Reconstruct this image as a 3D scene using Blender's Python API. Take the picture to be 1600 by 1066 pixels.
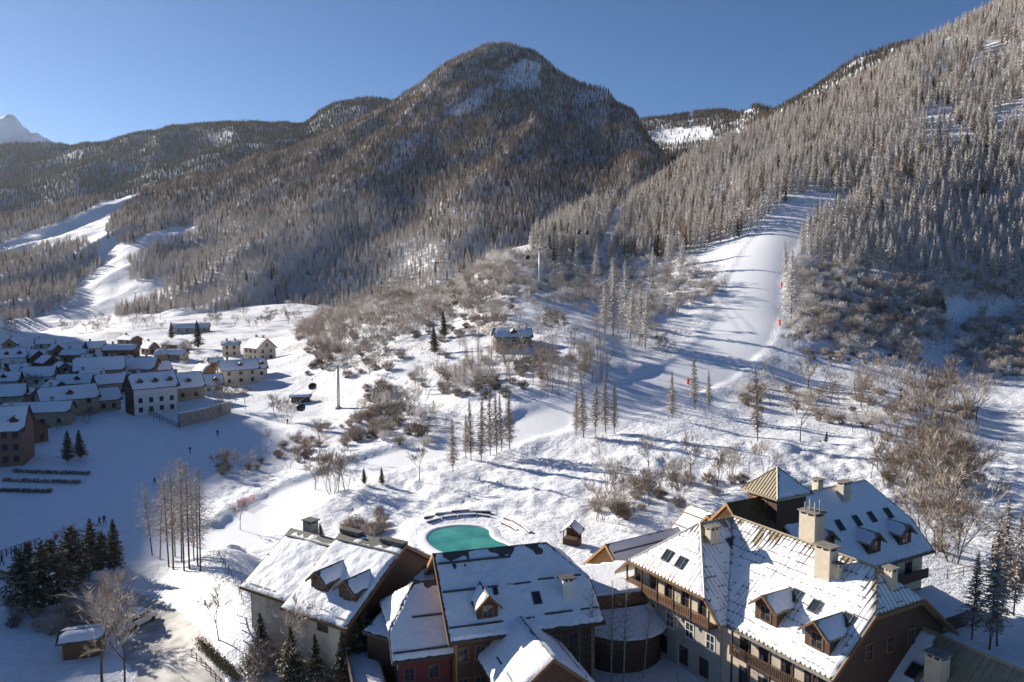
import bpy, bmesh, math, random
import numpy as np
from mathutils import Vector, Matrix
random.seed(7); np.random.seed(7)
R_ = math.radians
for o in list(bpy.data.objects): bpy.data.objects.remove(o)
S = bpy.context.scene
COL = S.collection
# ------------------------------------------------------------------ camera, sky, sun, exposure
CF, CP, CH = 1250.0, R_(5.0), 41.0
cam = bpy.data.cameras.new('camera'); co = bpy.data.objects.new('camera', cam); COL.objects.link(co)
co.location = (0, 0, CH); co.rotation_euler = (R_(90) - CP, 0, 0)
cam.sensor_width = 36; cam.lens = 36 * CF / 1600; cam.clip_end = 30000; cam.clip_start = 1
S.camera = co
SUN_EL, SUN_PHI = R_(19.5), R_(37)          # sun far left and behind the scene
sdir = Vector((-math.cos(SUN_PHI) * math.cos(SUN_EL), math.sin(SUN_PHI) * math.cos(SUN_EL), math.sin(SUN_EL)))
w = bpy.data.worlds.new('World'); S.world = w; w.use_nodes = True
nt = w.node_tree; sky = nt.nodes.new('ShaderNodeTexSky'); sky.sky_type = 'NISHITA'; sky.sun_disc = False
sky.sun_elevation = SUN_EL; sky.sun_rotation = math.atan2(sdir.x, sdir.y)
sky.altitude = 2600; sky.air_density = 1.0; sky.dust_density = 0.15; sky.ozone_density = 6.0
bg = nt.nodes['Background']; nt.links.new(sky.outputs[0], bg.inputs[0]); bg.inputs[1].default_value = 0.05
sl = bpy.data.lights.new('sun', 'SUN'); sl.energy = 5.0; sl.angle = R_(0.5); sl.color = (1.0, 0.915, 0.80)
so = bpy.data.objects.new('sun', sl); COL.objects.link(so); so.rotation_euler = sdir.to_track_quat('Z', 'Y').to_euler()
S.view_settings.view_transform = 'Standard'; S.view_settings.look = 'None'
S.view_settings.exposure = 1.0; S.view_settings.gamma = 1.0
S.render.engine = 'CYCLES'
S.cycles.max_bounces = 6; S.cycles.transparent_max_bounces = 8

# ------------------------------------------------------------------ pixel <-> world, noise
def ray(px, py):
    dx = (px - 800) / CF; dy = (533 - py) / CF
    return Vector((dx, math.cos(CP) + dy * math.sin(CP), -math.sin(CP) + dy * math.cos(CP)))
def atz(px, py, z):
    d = ray(px, py); t = (z - CH) / d.z
    return Vector((d.x * t, d.y * t, z))
def proj(x, y, z):
    z = z - CH
    yf = y * math.cos(CP) - z * math.sin(CP); zu = y * math.sin(CP) + z * math.cos(CP)
    return 800 + CF * x / yf, 533 - CF * zu / yf
def tanv(py): return math.tan(-CP + math.atan((533 - py) / CF))   # rise per metre seen at image row py
def _hash(ix, iy, s):
    n = (ix * 374761393 + iy * 668265263 + s * 1442695041) & 0x7fffffff
    n = ((n ^ (n >> 13)) * 1274126177) & 0x7fffffff
    return ((n ^ (n >> 16)) & 0xffff) / 65535.0
def vnoise(x, y, s=0):
    x = np.asarray(x, float); y = np.asarray(y, float)
    ix = np.floor(x).astype(np.int64); iy = np.floor(y).astype(np.int64)
    fx = x - ix; fy = y - iy; fx = fx * fx * (3 - 2 * fx); fy = fy * fy * (3 - 2 * fy)
    a = _hash(ix, iy, s); b = _hash(ix + 1, iy, s); c = _hash(ix, iy + 1, s); d = _hash(ix + 1, iy + 1, s)
    return (a + (b - a) * fx) * (1 - fy) + (c + (d - c) * fx) * fy - 0.5
def fbm(x, y, s=0, o=4):
    r = 0; a = 1.0
    for k in range(o): r = r + a * vnoise(x * 2 ** k, y * 2 ** k, s + k * 17); a *= 0.5
    return r
def sstep(a, b, x):
    t = np.clip((x - a) / (b - a), 0, 1); return t * t * (3 - 2 * t)
def inpoly(px, py, poly):
    px = np.asarray(px); py = np.asarray(py); r = np.zeros(px.shape, bool); n = len(poly)
    for i in range(n):
        x0, y0 = poly[i]; x1, y1 = poly[i - 1]
        c = ((y0 > py) != (y1 > py)) & (px < (x1 - x0) * (py - y0) / ((y1 - y0) + 1e-9) + x0)
        r ^= c
    return r
def segdist(x, y, pl):
    d = np.full(np.shape(x), 1e9)
    for (ax, ay), (bx, by) in zip(pl[:-1], pl[1:]):
        vx, vy = bx - ax, by - ay; L = vx * vx + vy * vy + 1e-9
        t = np.clip(((x - ax) * vx + (y - ay) * vy) / L, 0, 1)
        d = np.minimum(d, np.hypot(x - ax - t * vx, y - ay - t * vy))
    return d

# ------------------------------------------------------------------ materials
def new_mat(name):
    m = bpy.data.materials.new(name); m.use_nodes = True
    return m, m.node_tree, m.node_tree.nodes['Principled BSDF']
def nn(nt, t, **kw):
    n = nt.nodes.new(t)
    for k, v in kw.items():
        if k in n.inputs: n.inputs[k].default_value = v
        else: setattr(n, k, v)
    return n
def plain(name, c, rough=0.7, var=0.25, scale=3.0, bump=0.0, metal=0.0, rnd=0.0):
    """one real-world colour, broken up by noise; rnd shifts it from object to object"""
    m, t, b = new_mat(name); L = t.links
    b.inputs['Roughness'].default_value = rough; b.inputs['Metallic'].default_value = metal
    tc = nn(t, 'ShaderNodeTexCoord'); no = nn(t, 'ShaderNodeTexNoise', Scale=scale, Detail=5.0)
    L.new(tc.outputs['Object'], no.inputs['Vector'])
    mr = nn(t, 'ShaderNodeMapRange'); mr.inputs[1].default_value = 0.3; mr.inputs[2].default_value = 0.7
    mr.inputs[3].default_value = 1 - var; mr.inputs[4].default_value = 1 + var
    L.new(no.outputs['Fac'], mr.inputs[0])
    v = nn(t, 'ShaderNodeVectorMath', operation='SCALE'); v.inputs[0].default_value = c
    last = mr.outputs[0]
    if rnd:
        oi = nn(t, 'ShaderNodeObjectInfo'); m2 = nn(t, 'ShaderNodeMapRange')
        m2.inputs[3].default_value = 1 - rnd; m2.inputs[4].default_value = 1 + rnd
        L.new(oi.outputs['Random'], m2.inputs[0]); mu = nn(t, 'ShaderNodeMath', operation='MULTIPLY')
        L.new(last, mu.inputs[0]); L.new(m2.outputs[0], mu.inputs[1]); last = mu.outputs[0]
    L.new(last, v.inputs['Scale']); L.new(v.outputs[0], b.inputs['Base Color'])
    if bump:
        bp = nn(t, 'ShaderNodeBump', Strength=bump, Distance=0.05); L.new(no.outputs['Fac'], bp.inputs['Height'])
        L.new(bp.outputs[0], b.inputs['Normal'])
    return m
M = {}
M['plaster'] = plain('plaster', (0.50, 0.43, 0.34), 0.85, 0.12, 1.2, 0.15)
M['plaster_grey'] = plain('plaster_grey', (0.40, 0.36, 0.31), 0.85, 0.12, 1.2, 0.15)
M['cream'] = plain('cream', (0.56, 0.48, 0.365), 0.8, 0.10, 1.5, 0.1)
M['white_wall'] = plain('white_wall', (0.66, 0.64, 0.60), 0.8, 0.10, 0.8, 0.1)
M['ochre_wall'] = plain('ochre_wall', (0.36, 0.29, 0.20), 0.85, 0.2, 0.9, 0.2)  # darker copy of cream, village shade put into the colour
M['drab_wall'] = plain('drab_wall', (0.26, 0.22, 0.175), 0.85, 0.25, 0.9, 0.2)  # darker copy of plaster, village shade put into the colour
M['maroon'] = plain('maroon', (0.16, 0.035, 0.035), 0.8, 0.2, 1.0)
M['wood_dark'] = plain('wood_dark', (0.075, 0.038, 0.022), 0.75, 0.35, 6, 0.2)
M['wood'] = plain('wood', (0.17, 0.085, 0.04), 0.7, 0.3, 6, 0.2)
M['wood_light'] = plain('wood_light', (0.40, 0.21, 0.08), 0.6, 0.25, 5, 0.2)
M['metal_roof'] = plain('metal_roof', (0.34, 0.285, 0.19), 0.45, 0.15, 1.5, 0.0, 0.35)
M['metal_seam'] = plain('metal_seam', (0.38, 0.32, 0.22), 0.45, 0.15, 3, 0.0, 0.35)
M['copper_roof'] = plain('copper_roof', (0.13, 0.085, 0.04), 0.5, 0.2, 1.5, 0.0, 0.3)
M['slate'] = plain('slate', (0.085, 0.08, 0.072), 0.7, 0.35, 2.5, 0.3)
M['slate_light'] = plain('slate_light', (0.22, 0.20, 0.17), 0.7, 0.3, 3, 0.3)
M['stone'] = plain('stone', (0.27, 0.25, 0.22), 0.9, 0.35, 1.6, 0.5)
M['frame_white'] = plain('frame_white', (0.7, 0.68, 0.64), 0.6, 0.06)
M['steel'] = plain('steel', (0.42, 0.43, 0.44), 0.4, 0.1, 2, 0, 0.7)
M['pylon_grey'] = plain('pylon_grey', (0.55, 0.56, 0.57), 0.5, 0.1, 1, 0, 0.2)
M['black'] = plain('black', (0.02, 0.02, 0.022), 0.4, 0.2)
M['tyre'] = plain('tyre', (0.018, 0.018, 0.018), 0.8, 0.2)
M['van_paint'] = plain('van_paint', (0.62, 0.60, 0.54), 0.35, 0.08, 2)
M['red'] = plain('red', (0.55, 0.045, 0.03), 0.6, 0.15)
M['orange'] = plain('orange', (0.75, 0.12, 0.03), 0.6, 0.15)
M['road'] = plain('road', (0.46, 0.44, 0.415), 0.8, 0.42, 0.5, 0.4)
M['bark'] = plain('bark', (0.085, 0.066, 0.05), 0.9, 0.3, 8, 0.0, 0, 0.3)
M['bark_birch'] = plain('bark_birch', (0.27, 0.25, 0.22), 0.8, 0.4, 5)
M['hedge'] = plain('hedge', (0.13, 0.10, 0.035), 0.8, 0.4, 9)
M['skin'] = plain('skin', (0.5, 0.3, 0.22), 0.6, 0.05)
M['jacket_dark'] = plain('jacket_dark', (0.025, 0.03, 0.05), 0.7, 0.2)
M['jacket_red'] = plain('jacket_red', (0.35, 0.03, 0.03), 0.7, 0.2)
m, t, b = new_mat('glass'); b.inputs['Base Color'].default_value = (0.03, 0.04, 0.05, 1); b.inputs['Roughness'].default_value = 0.06; M['glass'] = m

def snow_mat(name, sc=1.0, tint=(0.83, 0.85, 0.89), terrain=False):
    m, t, b = new_mat(name); L = t.links
    b.inputs['Roughness'].default_value = 0.55; b.inputs['Specular IOR Level'].default_value = 0.25
    tc = nn(t, 'ShaderNodeTexCoord')
    n1 = nn(t, 'ShaderNodeTexNoise', Scale=0.9 * sc, Detail=6.0); n2 = nn(t, 'ShaderNodeTexNoise', Scale=4.0 * sc, Detail=4.0)
    L.new(tc.outputs['Object'], n1.inputs['Vector']); L.new(tc.outputs['Object'], n2.inputs['Vector'])
    ad = nn(t, 'ShaderNodeMath', operation='MULTIPLY_ADD'); ad.inputs[1].default_value = 0.35
    L.new(n2.outputs['Fac'], ad.inputs[0]); L.new(n1.outputs['Fac'], ad.inputs[2])
    bp = nn(t, 'ShaderNodeBump', Strength=0.5, Distance=0.35 / sc)
    L.new(ad.outputs[0], bp.inputs['Height']); L.new(bp.outputs[0], b.inputs['Normal'])
    cr = nn(t, 'ShaderNodeValToRGB'); cr.color_ramp.elements[0].position = 0.3; cr.color_ramp.elements[1].position = 0.6
    cr.color_ramp.elements[0].color = (tint[0] * .93, tint[1] * .93, tint[2] * .94, 1); cr.color_ramp.elements[1].color = (*tint, 1)
    L.new(n1.outputs['Fac'], cr.inputs[0]); last = cr.outputs[0]
    if terrain:
        at = nn(t, 'ShaderNodeAttribute', attribute_name='groomed')
        iv = nn(t, 'ShaderNodeMapRange'); iv.inputs[3].default_value = 0.95; iv.inputs[4].default_value = 0.10
        L.new(at.outputs['Fac'], iv.inputs[0]); L.new(iv.outputs[0], bp.inputs['Strength'])
        # grass, earth and brushwood poking through outside the groomed runs
        n3 = nn(t, 'ShaderNodeTexNoise', Scale=1.1, Detail=8.0, Roughness=0.75); L.new(tc.outputs['Object'], n3.inputs['Vector'])
        n4 = nn(t, 'ShaderNodeTexNoise', Scale=0.035, Detail=3.0); L.new(tc.outputs['Object'], n4.inputs['Vector'])
        a1 = nn(t, 'ShaderNodeMath', operation='MULTIPLY_ADD'); a1.inputs[1].default_value = 0.55
        L.new(n4.outputs['Fac'], a1.inputs[0]); L.new(n3.outputs['Fac'], a1.inputs[2])
        wd = nn(t, 'ShaderNodeAttribute', attribute_name='wild')
        a2 = nn(t, 'ShaderNodeMath', operation='MULTIPLY_ADD'); a2.inputs[1].default_value = 0.12
        L.new(wd.outputs['Fac'], a2.inputs[0]); L.new(a1.outputs[0], a2.inputs[2])
        mr = nn(t, 'ShaderNodeMapRange'); mr.inputs[1].default_value = 1.0; mr.inputs[2].default_value = 1.08
        L.new(a2.outputs[0], mr.inputs[0])
        mx = nn(t, 'ShaderNodeMix', data_type='RGBA'); mx.inputs[7].default_value = (0.20, 0.155, 0.11, 1)
        L.new(mr.outputs[0], mx.inputs[0]); L.new(last, mx.inputs[6]); last = mx.outputs[2]
    L.new(last, b.inputs['Base Color'])
    return m
M['snow'] = snow_mat('snow', 1.0, terrain=True)
M['snow_roof'] = snow_mat('snow_roof', 2.2)
def mountain_mat(name, rock=(0.16, 0.125, 0.095), cover=0.5):
    m, t, b = new_mat(name); L = t.links; b.inputs['Roughness'].default_value = 0.85
    tc = nn(t, 'ShaderNodeTexCoord'); n1 = nn(t, 'ShaderNodeTexNoise', Scale=0.03, Detail=9.0, Roughness=0.7)
    mp = nn(t, 'ShaderNodeMapping'); mp.inputs['Scale'].default_value = (1.0, 1.0, 0.35)
    L.new(tc.outputs['Object'], mp.inputs[0]); L.new(mp.outputs[0], n1.inputs['Vector'])
    ge = nn(t, 'ShaderNodeNewGeometry'); sx = nn(t, 'ShaderNodeSeparateXYZ'); L.new(ge.outputs['Normal'], sx.inputs[0])
    a = nn(t, 'ShaderNodeMath', operation='MULTIPLY_ADD'); a.inputs[1].default_value = 0.55
    L.new(sx.outputs['Z'], a.inputs[0]); L.new(n1.outputs['Fac'], a.inputs[2])
    mr = nn(t, 'ShaderNodeMapRange'); mr.inputs[1].default_value = cover + 0.32; mr.inputs[2].default_value = cover + 0.46
    L.new(a.outputs[0], mr.inputs[0])
    mx = nn(t, 'ShaderNodeMix', data_type='RGBA'); mx.inputs[6].default_value = (*rock, 1); mx.inputs[7].default_value = (0.80, 0.83, 0.88, 1)
    op = nn(t, 'ShaderNodeAttribute', attribute_name='open'); mm = nn(t, 'ShaderNodeMath', operation='MAXIMUM'); L.new(op.outputs['Fac'], mm.inputs[0]); L.new(mr.outputs[0], mm.inputs[1])
    L.new(mm.outputs[0], mx.inputs[0]); L.new(mx.outputs[2], b.inputs['Base Color'])
    bp = nn(t, 'ShaderNodeBump', Strength=0.7, Distance=6.0); L.new(n1.outputs['Fac'], bp.inputs['Height']); L.new(bp.outputs[0], b.inputs['Normal'])
    return m
M['mountain'] = mountain_mat('mountain_snow_and_rock', cover=0.50)
M['peak'] = mountain_mat('peak_snow_and_rock', (0.22, 0.21, 0.20), 0.16)
def twig_mat(name, c0, c1, frost, zlo=0.0, zhi=1.0):
    """bare wood c0..c1 from tree to tree, frosted on part of the twigs"""
    m, t, b = new_mat(name); L = t.links; b.inputs['Roughness'].default_value = 0.85
    oi = nn(t, 'ShaderNodeObjectInfo'); tc = nn(t, 'ShaderNodeTexCoord')
    mx = nn(t, 'ShaderNodeMix', data_type='RGBA'); mx.inputs[6].default_value = (*c0, 1); mx.inputs[7].default_value = (*c1, 1)
    L.new(oi.outputs['Random'], mx.inputs[0])
    no = nn(t, 'ShaderNodeTexNoise', Scale=1.3, Detail=3.0); L.new(tc.outputs['Object'], no.inputs['Vector'])
    mr = nn(t, 'ShaderNodeMapRange'); mr.inputs[1].default_value = 0.62 - frost * 0.4; mr.inputs[2].default_value = 0.78 - frost * 0.3
    mr.inputs[4].default_value = min(1.0, 0.35 + frost)
    L.new(no.outputs['Fac'], mr.inputs[0])
    m2 = nn(t, 'ShaderNodeMix', data_type='RGBA'); m2.inputs[7].default_value = (0.70, 0.68, 0.66, 1)
    L.new(mr.outputs[0], m2.inputs[0]); L.new(mx.outputs[2], m2.inputs[6]); L.new(m2.outputs[2], b.inputs['Base Color'])
    return m
M['larch_frost'] = twig_mat('larch_frost', (0.38, 0.31, 0.235), (0.50, 0.43, 0.35), 0.75)
M['larch_brown'] = twig_mat('larch_brown', (0.22, 0.15, 0.095), (0.34, 0.245, 0.165), 0.32)
M['pine_far'] = twig_mat('pine_far', (0.05, 0.058, 0.036), (0.12, 0.10, 0.06), 0.2)
M['twig'] = twig_mat('twig', (0.26, 0.20, 0.15), (0.36, 0.285, 0.22), 0.42)
M['twig_dark'] = twig_mat('twig_dark', (0.15, 0.115, 0.085), (0.22, 0.17, 0.125), 0.2)
M['twig_frost'] = twig_mat('twig_frost', (0.45, 0.39, 0.33), (0.57, 0.51, 0.46), 0.85)
def needle_mat():
    m, t, b = new_mat('needles'); L = t.links; b.inputs['Roughness'].default_value = 0.8
    ge = nn(t, 'ShaderNodeNewGeometry'); sx = nn(t, 'ShaderNodeSeparateXYZ'); L.new(ge.outputs['Position'], sx.inputs[0])
    no = nn(t, 'ShaderNodeTexNoise', Scale=1.6, Detail=3.0); tc = nn(t, 'ShaderNodeTexCoord'); L.new(tc.outputs['Object'], no.inputs['Vector'])
    n2 = nn(t, 'ShaderNodeTexNoise', Scale=4.0, Detail=2.0); L.new(tc.outputs['Object'], n2.inputs['Vector'])
    g = nn(t, 'ShaderNodeMix', data_type='RGBA'); g.inputs[6].default_value = (0.04, 0.046, 0.025, 1); g.inputs[7].default_value = (0.13, 0.105, 0.058, 1)
    L.new(n2.outputs['Fac'], g.inputs[0])
    mr = nn(t, 'ShaderNodeMapRange'); mr.inputs[1].default_value = 0.60; mr.inputs[2].default_value = 0.68
    L.new(no.outputs['Fac'], mr.inputs[0])
    mx = nn(t, 'ShaderNodeMix', data_type='RGBA'); mx.inputs[7].default_value = (0.72, 0.74, 0.78, 1)
    L.new(mr.outputs[0], mx.inputs[0]); L.new(g.outputs[2], mx.inputs[6]); L.new(mx.outputs[2], b.inputs['Base Color'])
    return m
M['needles'] = needle_mat()
m, t, b = new_mat('pool_water'); b.inputs['Base Color'].default_value = (0.02, 0.24, 0.20, 1); b.inputs['Roughness'].default_value = 0.12
no = nn(t, 'ShaderNodeTexNoise', Scale=2.0); bp = nn(t, 'ShaderNodeBump', Strength=0.12, Distance=0.05)
t.links.new(no.outputs['Fac'], bp.inputs['Height']); t.links.new(bp.outputs[0], b.inputs['Normal']); M['pool_water'] = m
n2 = nn(t, 'ShaderNodeTexNoise', Scale=0.22, Detail=4.0); gm = nn(t, 'ShaderNodeMix', data_type='RGBA'); gm.inputs[6].default_value = (0.03, 0.20, 0.18, 1); gm.inputs[7].default_value = (0.075, 0.35, 0.28, 1)
t.links.new(nn(t, 'ShaderNodeTexCoord').outputs['Object'], n2.inputs['Vector']); mr = nn(t, 'ShaderNodeMapRange'); mr.inputs[1].default_value = .35; mr.inputs[2].default_value = .65; t.links.new(n2.outputs['Fac'], mr.inputs[0]); t.links.new(mr.outputs[0], gm.inputs[0]); t.links.new(gm.outputs[2], b.inputs['Base Color'])

# ------------------------------------------------------------------ object helpers
def link(name, me, mat=None, parent=None):
    o = bpy.data.objects.new(name, me); COL.objects.link(o)
    if mat is not None and not me.materials: me.materials.append(M[mat] if isinstance(mat, str) else mat)
    if parent is not None: o.parent = parent
    return o
def tag(o, label=None, cat=None, group=None, kind=None):
    if label: o['label'] = label
    if cat: o['category'] = cat
    if group: o['group'] = group
    if kind: o['kind'] = kind
    return o
def root(name, loc, label, cat, group=None, rz=0.0):
    o = bpy.data.objects.new(name, None); COL.objects.link(o); o.empty_display_size = 0.3
    o.location = loc; o.rotation_euler = (0, 0, rz)
    return tag(o, label, cat, group)
def mesh(name, v, f):
    me = bpy.data.meshes.new(name); me.from_pydata([tuple(p) for p in v], [], f); me.update(); return me
class MB:
    """collects shapes for ONE mesh"""
    def __init__(s): s.v = []; s.f = []
    def add(s, v, f):
        n = len(s.v); s.v += [tuple(p) for p in v]; s.f += [tuple(i + n for i in q) for q in f]; return s
    def hexa(s, p): return s.add(p, [(0, 3, 2, 1), (4, 5, 6, 7), (0, 1, 5, 4), (1, 2, 6, 5), (2, 3, 7, 6), (3, 0, 4, 7)])
    def box(s, x0, x1, y0, y1, z0, z1):
        return s.hexa([(x0, y0, z0), (x1, y0, z0), (x1, y1, z0), (x0, y1, z0), (x0, y0, z1), (x1, y0, z1), (x1, y1, z1), (x0, y1, z1)])
    def tube(s, a, b, r0, r1=None, n=6, cap=True):
        a = Vector(a); b = Vector(b); r1 = r0 if r1 is None else r1
        d = (b - a).normalized(); u = d.orthogonal().normalized(); w = d.cross(u)
        vs = []
        for p, r in ((a, r0), (b, r1)):
            for k in range(n):
                t = 2 * math.pi * k / n; vs.append(p + u * (r * math.cos(t)) + w * (r * math.sin(t)))
        fs = [(k, (k + 1) % n, n + (k + 1) % n, n + k) for k in range(n)]
        if cap: fs += [tuple(range(n))[::-1], tuple(range(n, 2 * n))]
        return s.add(vs, fs)
    def path(s, pts, r, n=5):
        for a, b in zip(pts[:-1], pts[1:]): s.tube(a, b, r, r, n, False)
        return s
    def prism(s, poly, vec):
        n = len(poly); vec = Vector(vec); p = [Vector(q) for q in poly]
        return s.add(p + [q + vec for q in p], [tuple(range(n))[::-1], tuple(range(n, 2 * n))] + [(k, (k + 1) % n, n + (k + 1) % n, n + k) for k in range(n)])
    def mesh(s, name):
        me = mesh(name, s.v, s.f)
        bm = bmesh.new(); bm.from_mesh(me); bmesh.ops.recalc_face_normals(bm, faces=bm.faces); bm.to_mesh(me); bm.free()
        return me
    def build(s, name, mat, parent=None, smooth=False):
        if parent is not None and any(abs(c) > 1e-6 for c in parent_origin(parent)):
            o = parent_origin(parent); s.v = [(x - o[0], y - o[1], z - o[2]) for x, y, z in s.v]
        me = s.mesh(name)
        if smooth:
            for p in me.polygons: p.use_smooth = True
        return link(name, me, mat, parent)
def parent_origin(p):
    x = y = z = 0.0
    if p.rotation_euler[2]: return (0, 0, 0)          # rotated things are modelled in their own space
    while p is not None: x += p.location[0]; y += p.location[1]; z += p.location[2]; p = p.parent
    return (x, y, z)
def copy_tree(o, parent=None):
    c = o.copy(); COL.objects.link(c); c.parent = parent
    for ch in o.children: copy_tree(ch, c)
    return c

# ------------------------------------------------------------------ terrain sheets: columns of (image row, distance) -> heights in metres
class Sheet:
    def __init__(s, cols, y0, y1, ny=700, pad=0.0, smooth=6):
        px = np.array(sorted(cols)); s.u = (px - 800) / CF; s.l0 = math.log(y0); s.l1 = math.log(y1); s.ny = ny
        ly = np.linspace(s.l0, s.l1, ny); tab = []
        for p in px:
            c = sorted(cols[p], key=lambda q: q[1])
            Y = np.array([q[1] for q in c], float)
            Z = np.array([(q[0][1] if isinstance(q[0], tuple) else CH + tanv(q[0]) * q[1]) for q in c], float)
            z = np.interp(ly, np.log(Y), Z)
            k = np.exp(-0.5 * (np.arange(-3 * smooth, 3 * smooth + 1) / smooth) ** 2); k /= k.sum()
            tab.append(np.convolve(np.pad(z, 3 * smooth, mode='edge'), k, 'valid'))
        tab = np.array(tab)
        # resample the columns densely with a smooth (cubic) curve
        s.uu = np.linspace(s.u[0], s.u[-1], 400); idx = np.clip(np.searchsorted(s.u, s.uu) - 1, 0, len(s.u) - 2)
        t = ((s.uu - s.u[idx]) / (s.u[idx + 1] - s.u[idx]))[:, None]
        p0 = tab[np.clip(idx - 1, 0, None)]; p1 = tab[idx]; p2 = tab[idx + 1]; p3 = tab[np.clip(idx + 2, None, len(s.u) - 1)]
        s.tab = p1 + 0.5 * t * (p2 - p0 + t * (2 * p0 - 5 * p1 + 4 * p2 - p3 + t * (3 * (p1 - p2) + p3 - p0)))
        s.extra = None
    def z(s, x, y):
        x = np.asarray(x, float); y = np.maximum(np.asarray(y, float), 1.0)
        fu = np.clip((x / y - s.uu[0]) / (s.uu[-1] - s.uu[0]) * 399, 0, 398.999)
        fl = np.clip((np.log(y) - s.l0) / (s.l1 - s.l0) * (s.ny - 1), 0, s.ny - 1.001)
        i = fu.astype(int); j = fl.astype(int); a = fu - i; b = fl - j
        r = (s.tab[i, j] * (1 - a) + s.tab[i + 1, j] * a) * (1 - b) + (s.tab[i, j + 1] * (1 - a) + s.tab[i + 1, j + 1] * a) * b
        return r + s.extra(x, y) if s.extra else r
    def hit(s, px, py, far=3000.0):
        d = ray(px, py); ys = np.exp(np.linspace(math.log(40), math.log(far), 520)); t = ys / d.y
        xs = d.x * t; zs = CH + d.z * t; g = s.z(xs, ys) - zs; k = np.nonzero(g > 0)[0]
        if len(k) == 0: return None
        k = k[0]
        if k == 0: f = 0
        else: f = g[k - 1] / (g[k - 1] - g[k])
        y = ys[k - 1] + (ys[k] - ys[k - 1]) * f if k else ys[0]
        t = y / d.y
        return Vector((d.x * t, y, float(s.z(d.x * t, y))))
    def grid(s, name, mat, us, ys, attrs=None):
        U, Yg = np.meshgrid(us, ys); X = U * Yg; Z = s.z(X, Yg); nu, nv = len(us), len(ys)
        co = np.stack([X, Yg, Z], -1).reshape(-1, 3)
        i = np.arange(nu * nv).reshape(nv, nu)
        q = np.stack([i[:-1, :-1], i[:-1, 1:], i[1:, 1:], i[1:, :-1]], -1).reshape(-1, 4)
        me = bpy.data.meshes.new(name); me.vertices.add(len(co)); me.vertices.foreach_set('co', co.astype(np.float32).ravel())
        me.loops.add(q.size); me.loops.foreach_set('vertex_index', q.astype(np.int32).ravel())
        me.polygons.add(len(q)); me.polygons.foreach_set('loop_start', np.arange(0, q.size, 4, dtype=np.int32))
        me.polygons.foreach_set('loop_total', np.full(len(q), 4, np.int32)); me.polygons.foreach_set('use_smooth', np.ones(len(q), bool))
        me.update(calc_edges=True)
        if attrs:
            for k, fn in attrs.items():
                a = me.attributes.new(k, 'FLOAT', 'POINT'); a.data.foreach_set('value', fn(X, Yg).astype(np.float32).ravel())
        return tag(link(name, me, mat), kind='structure')

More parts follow.
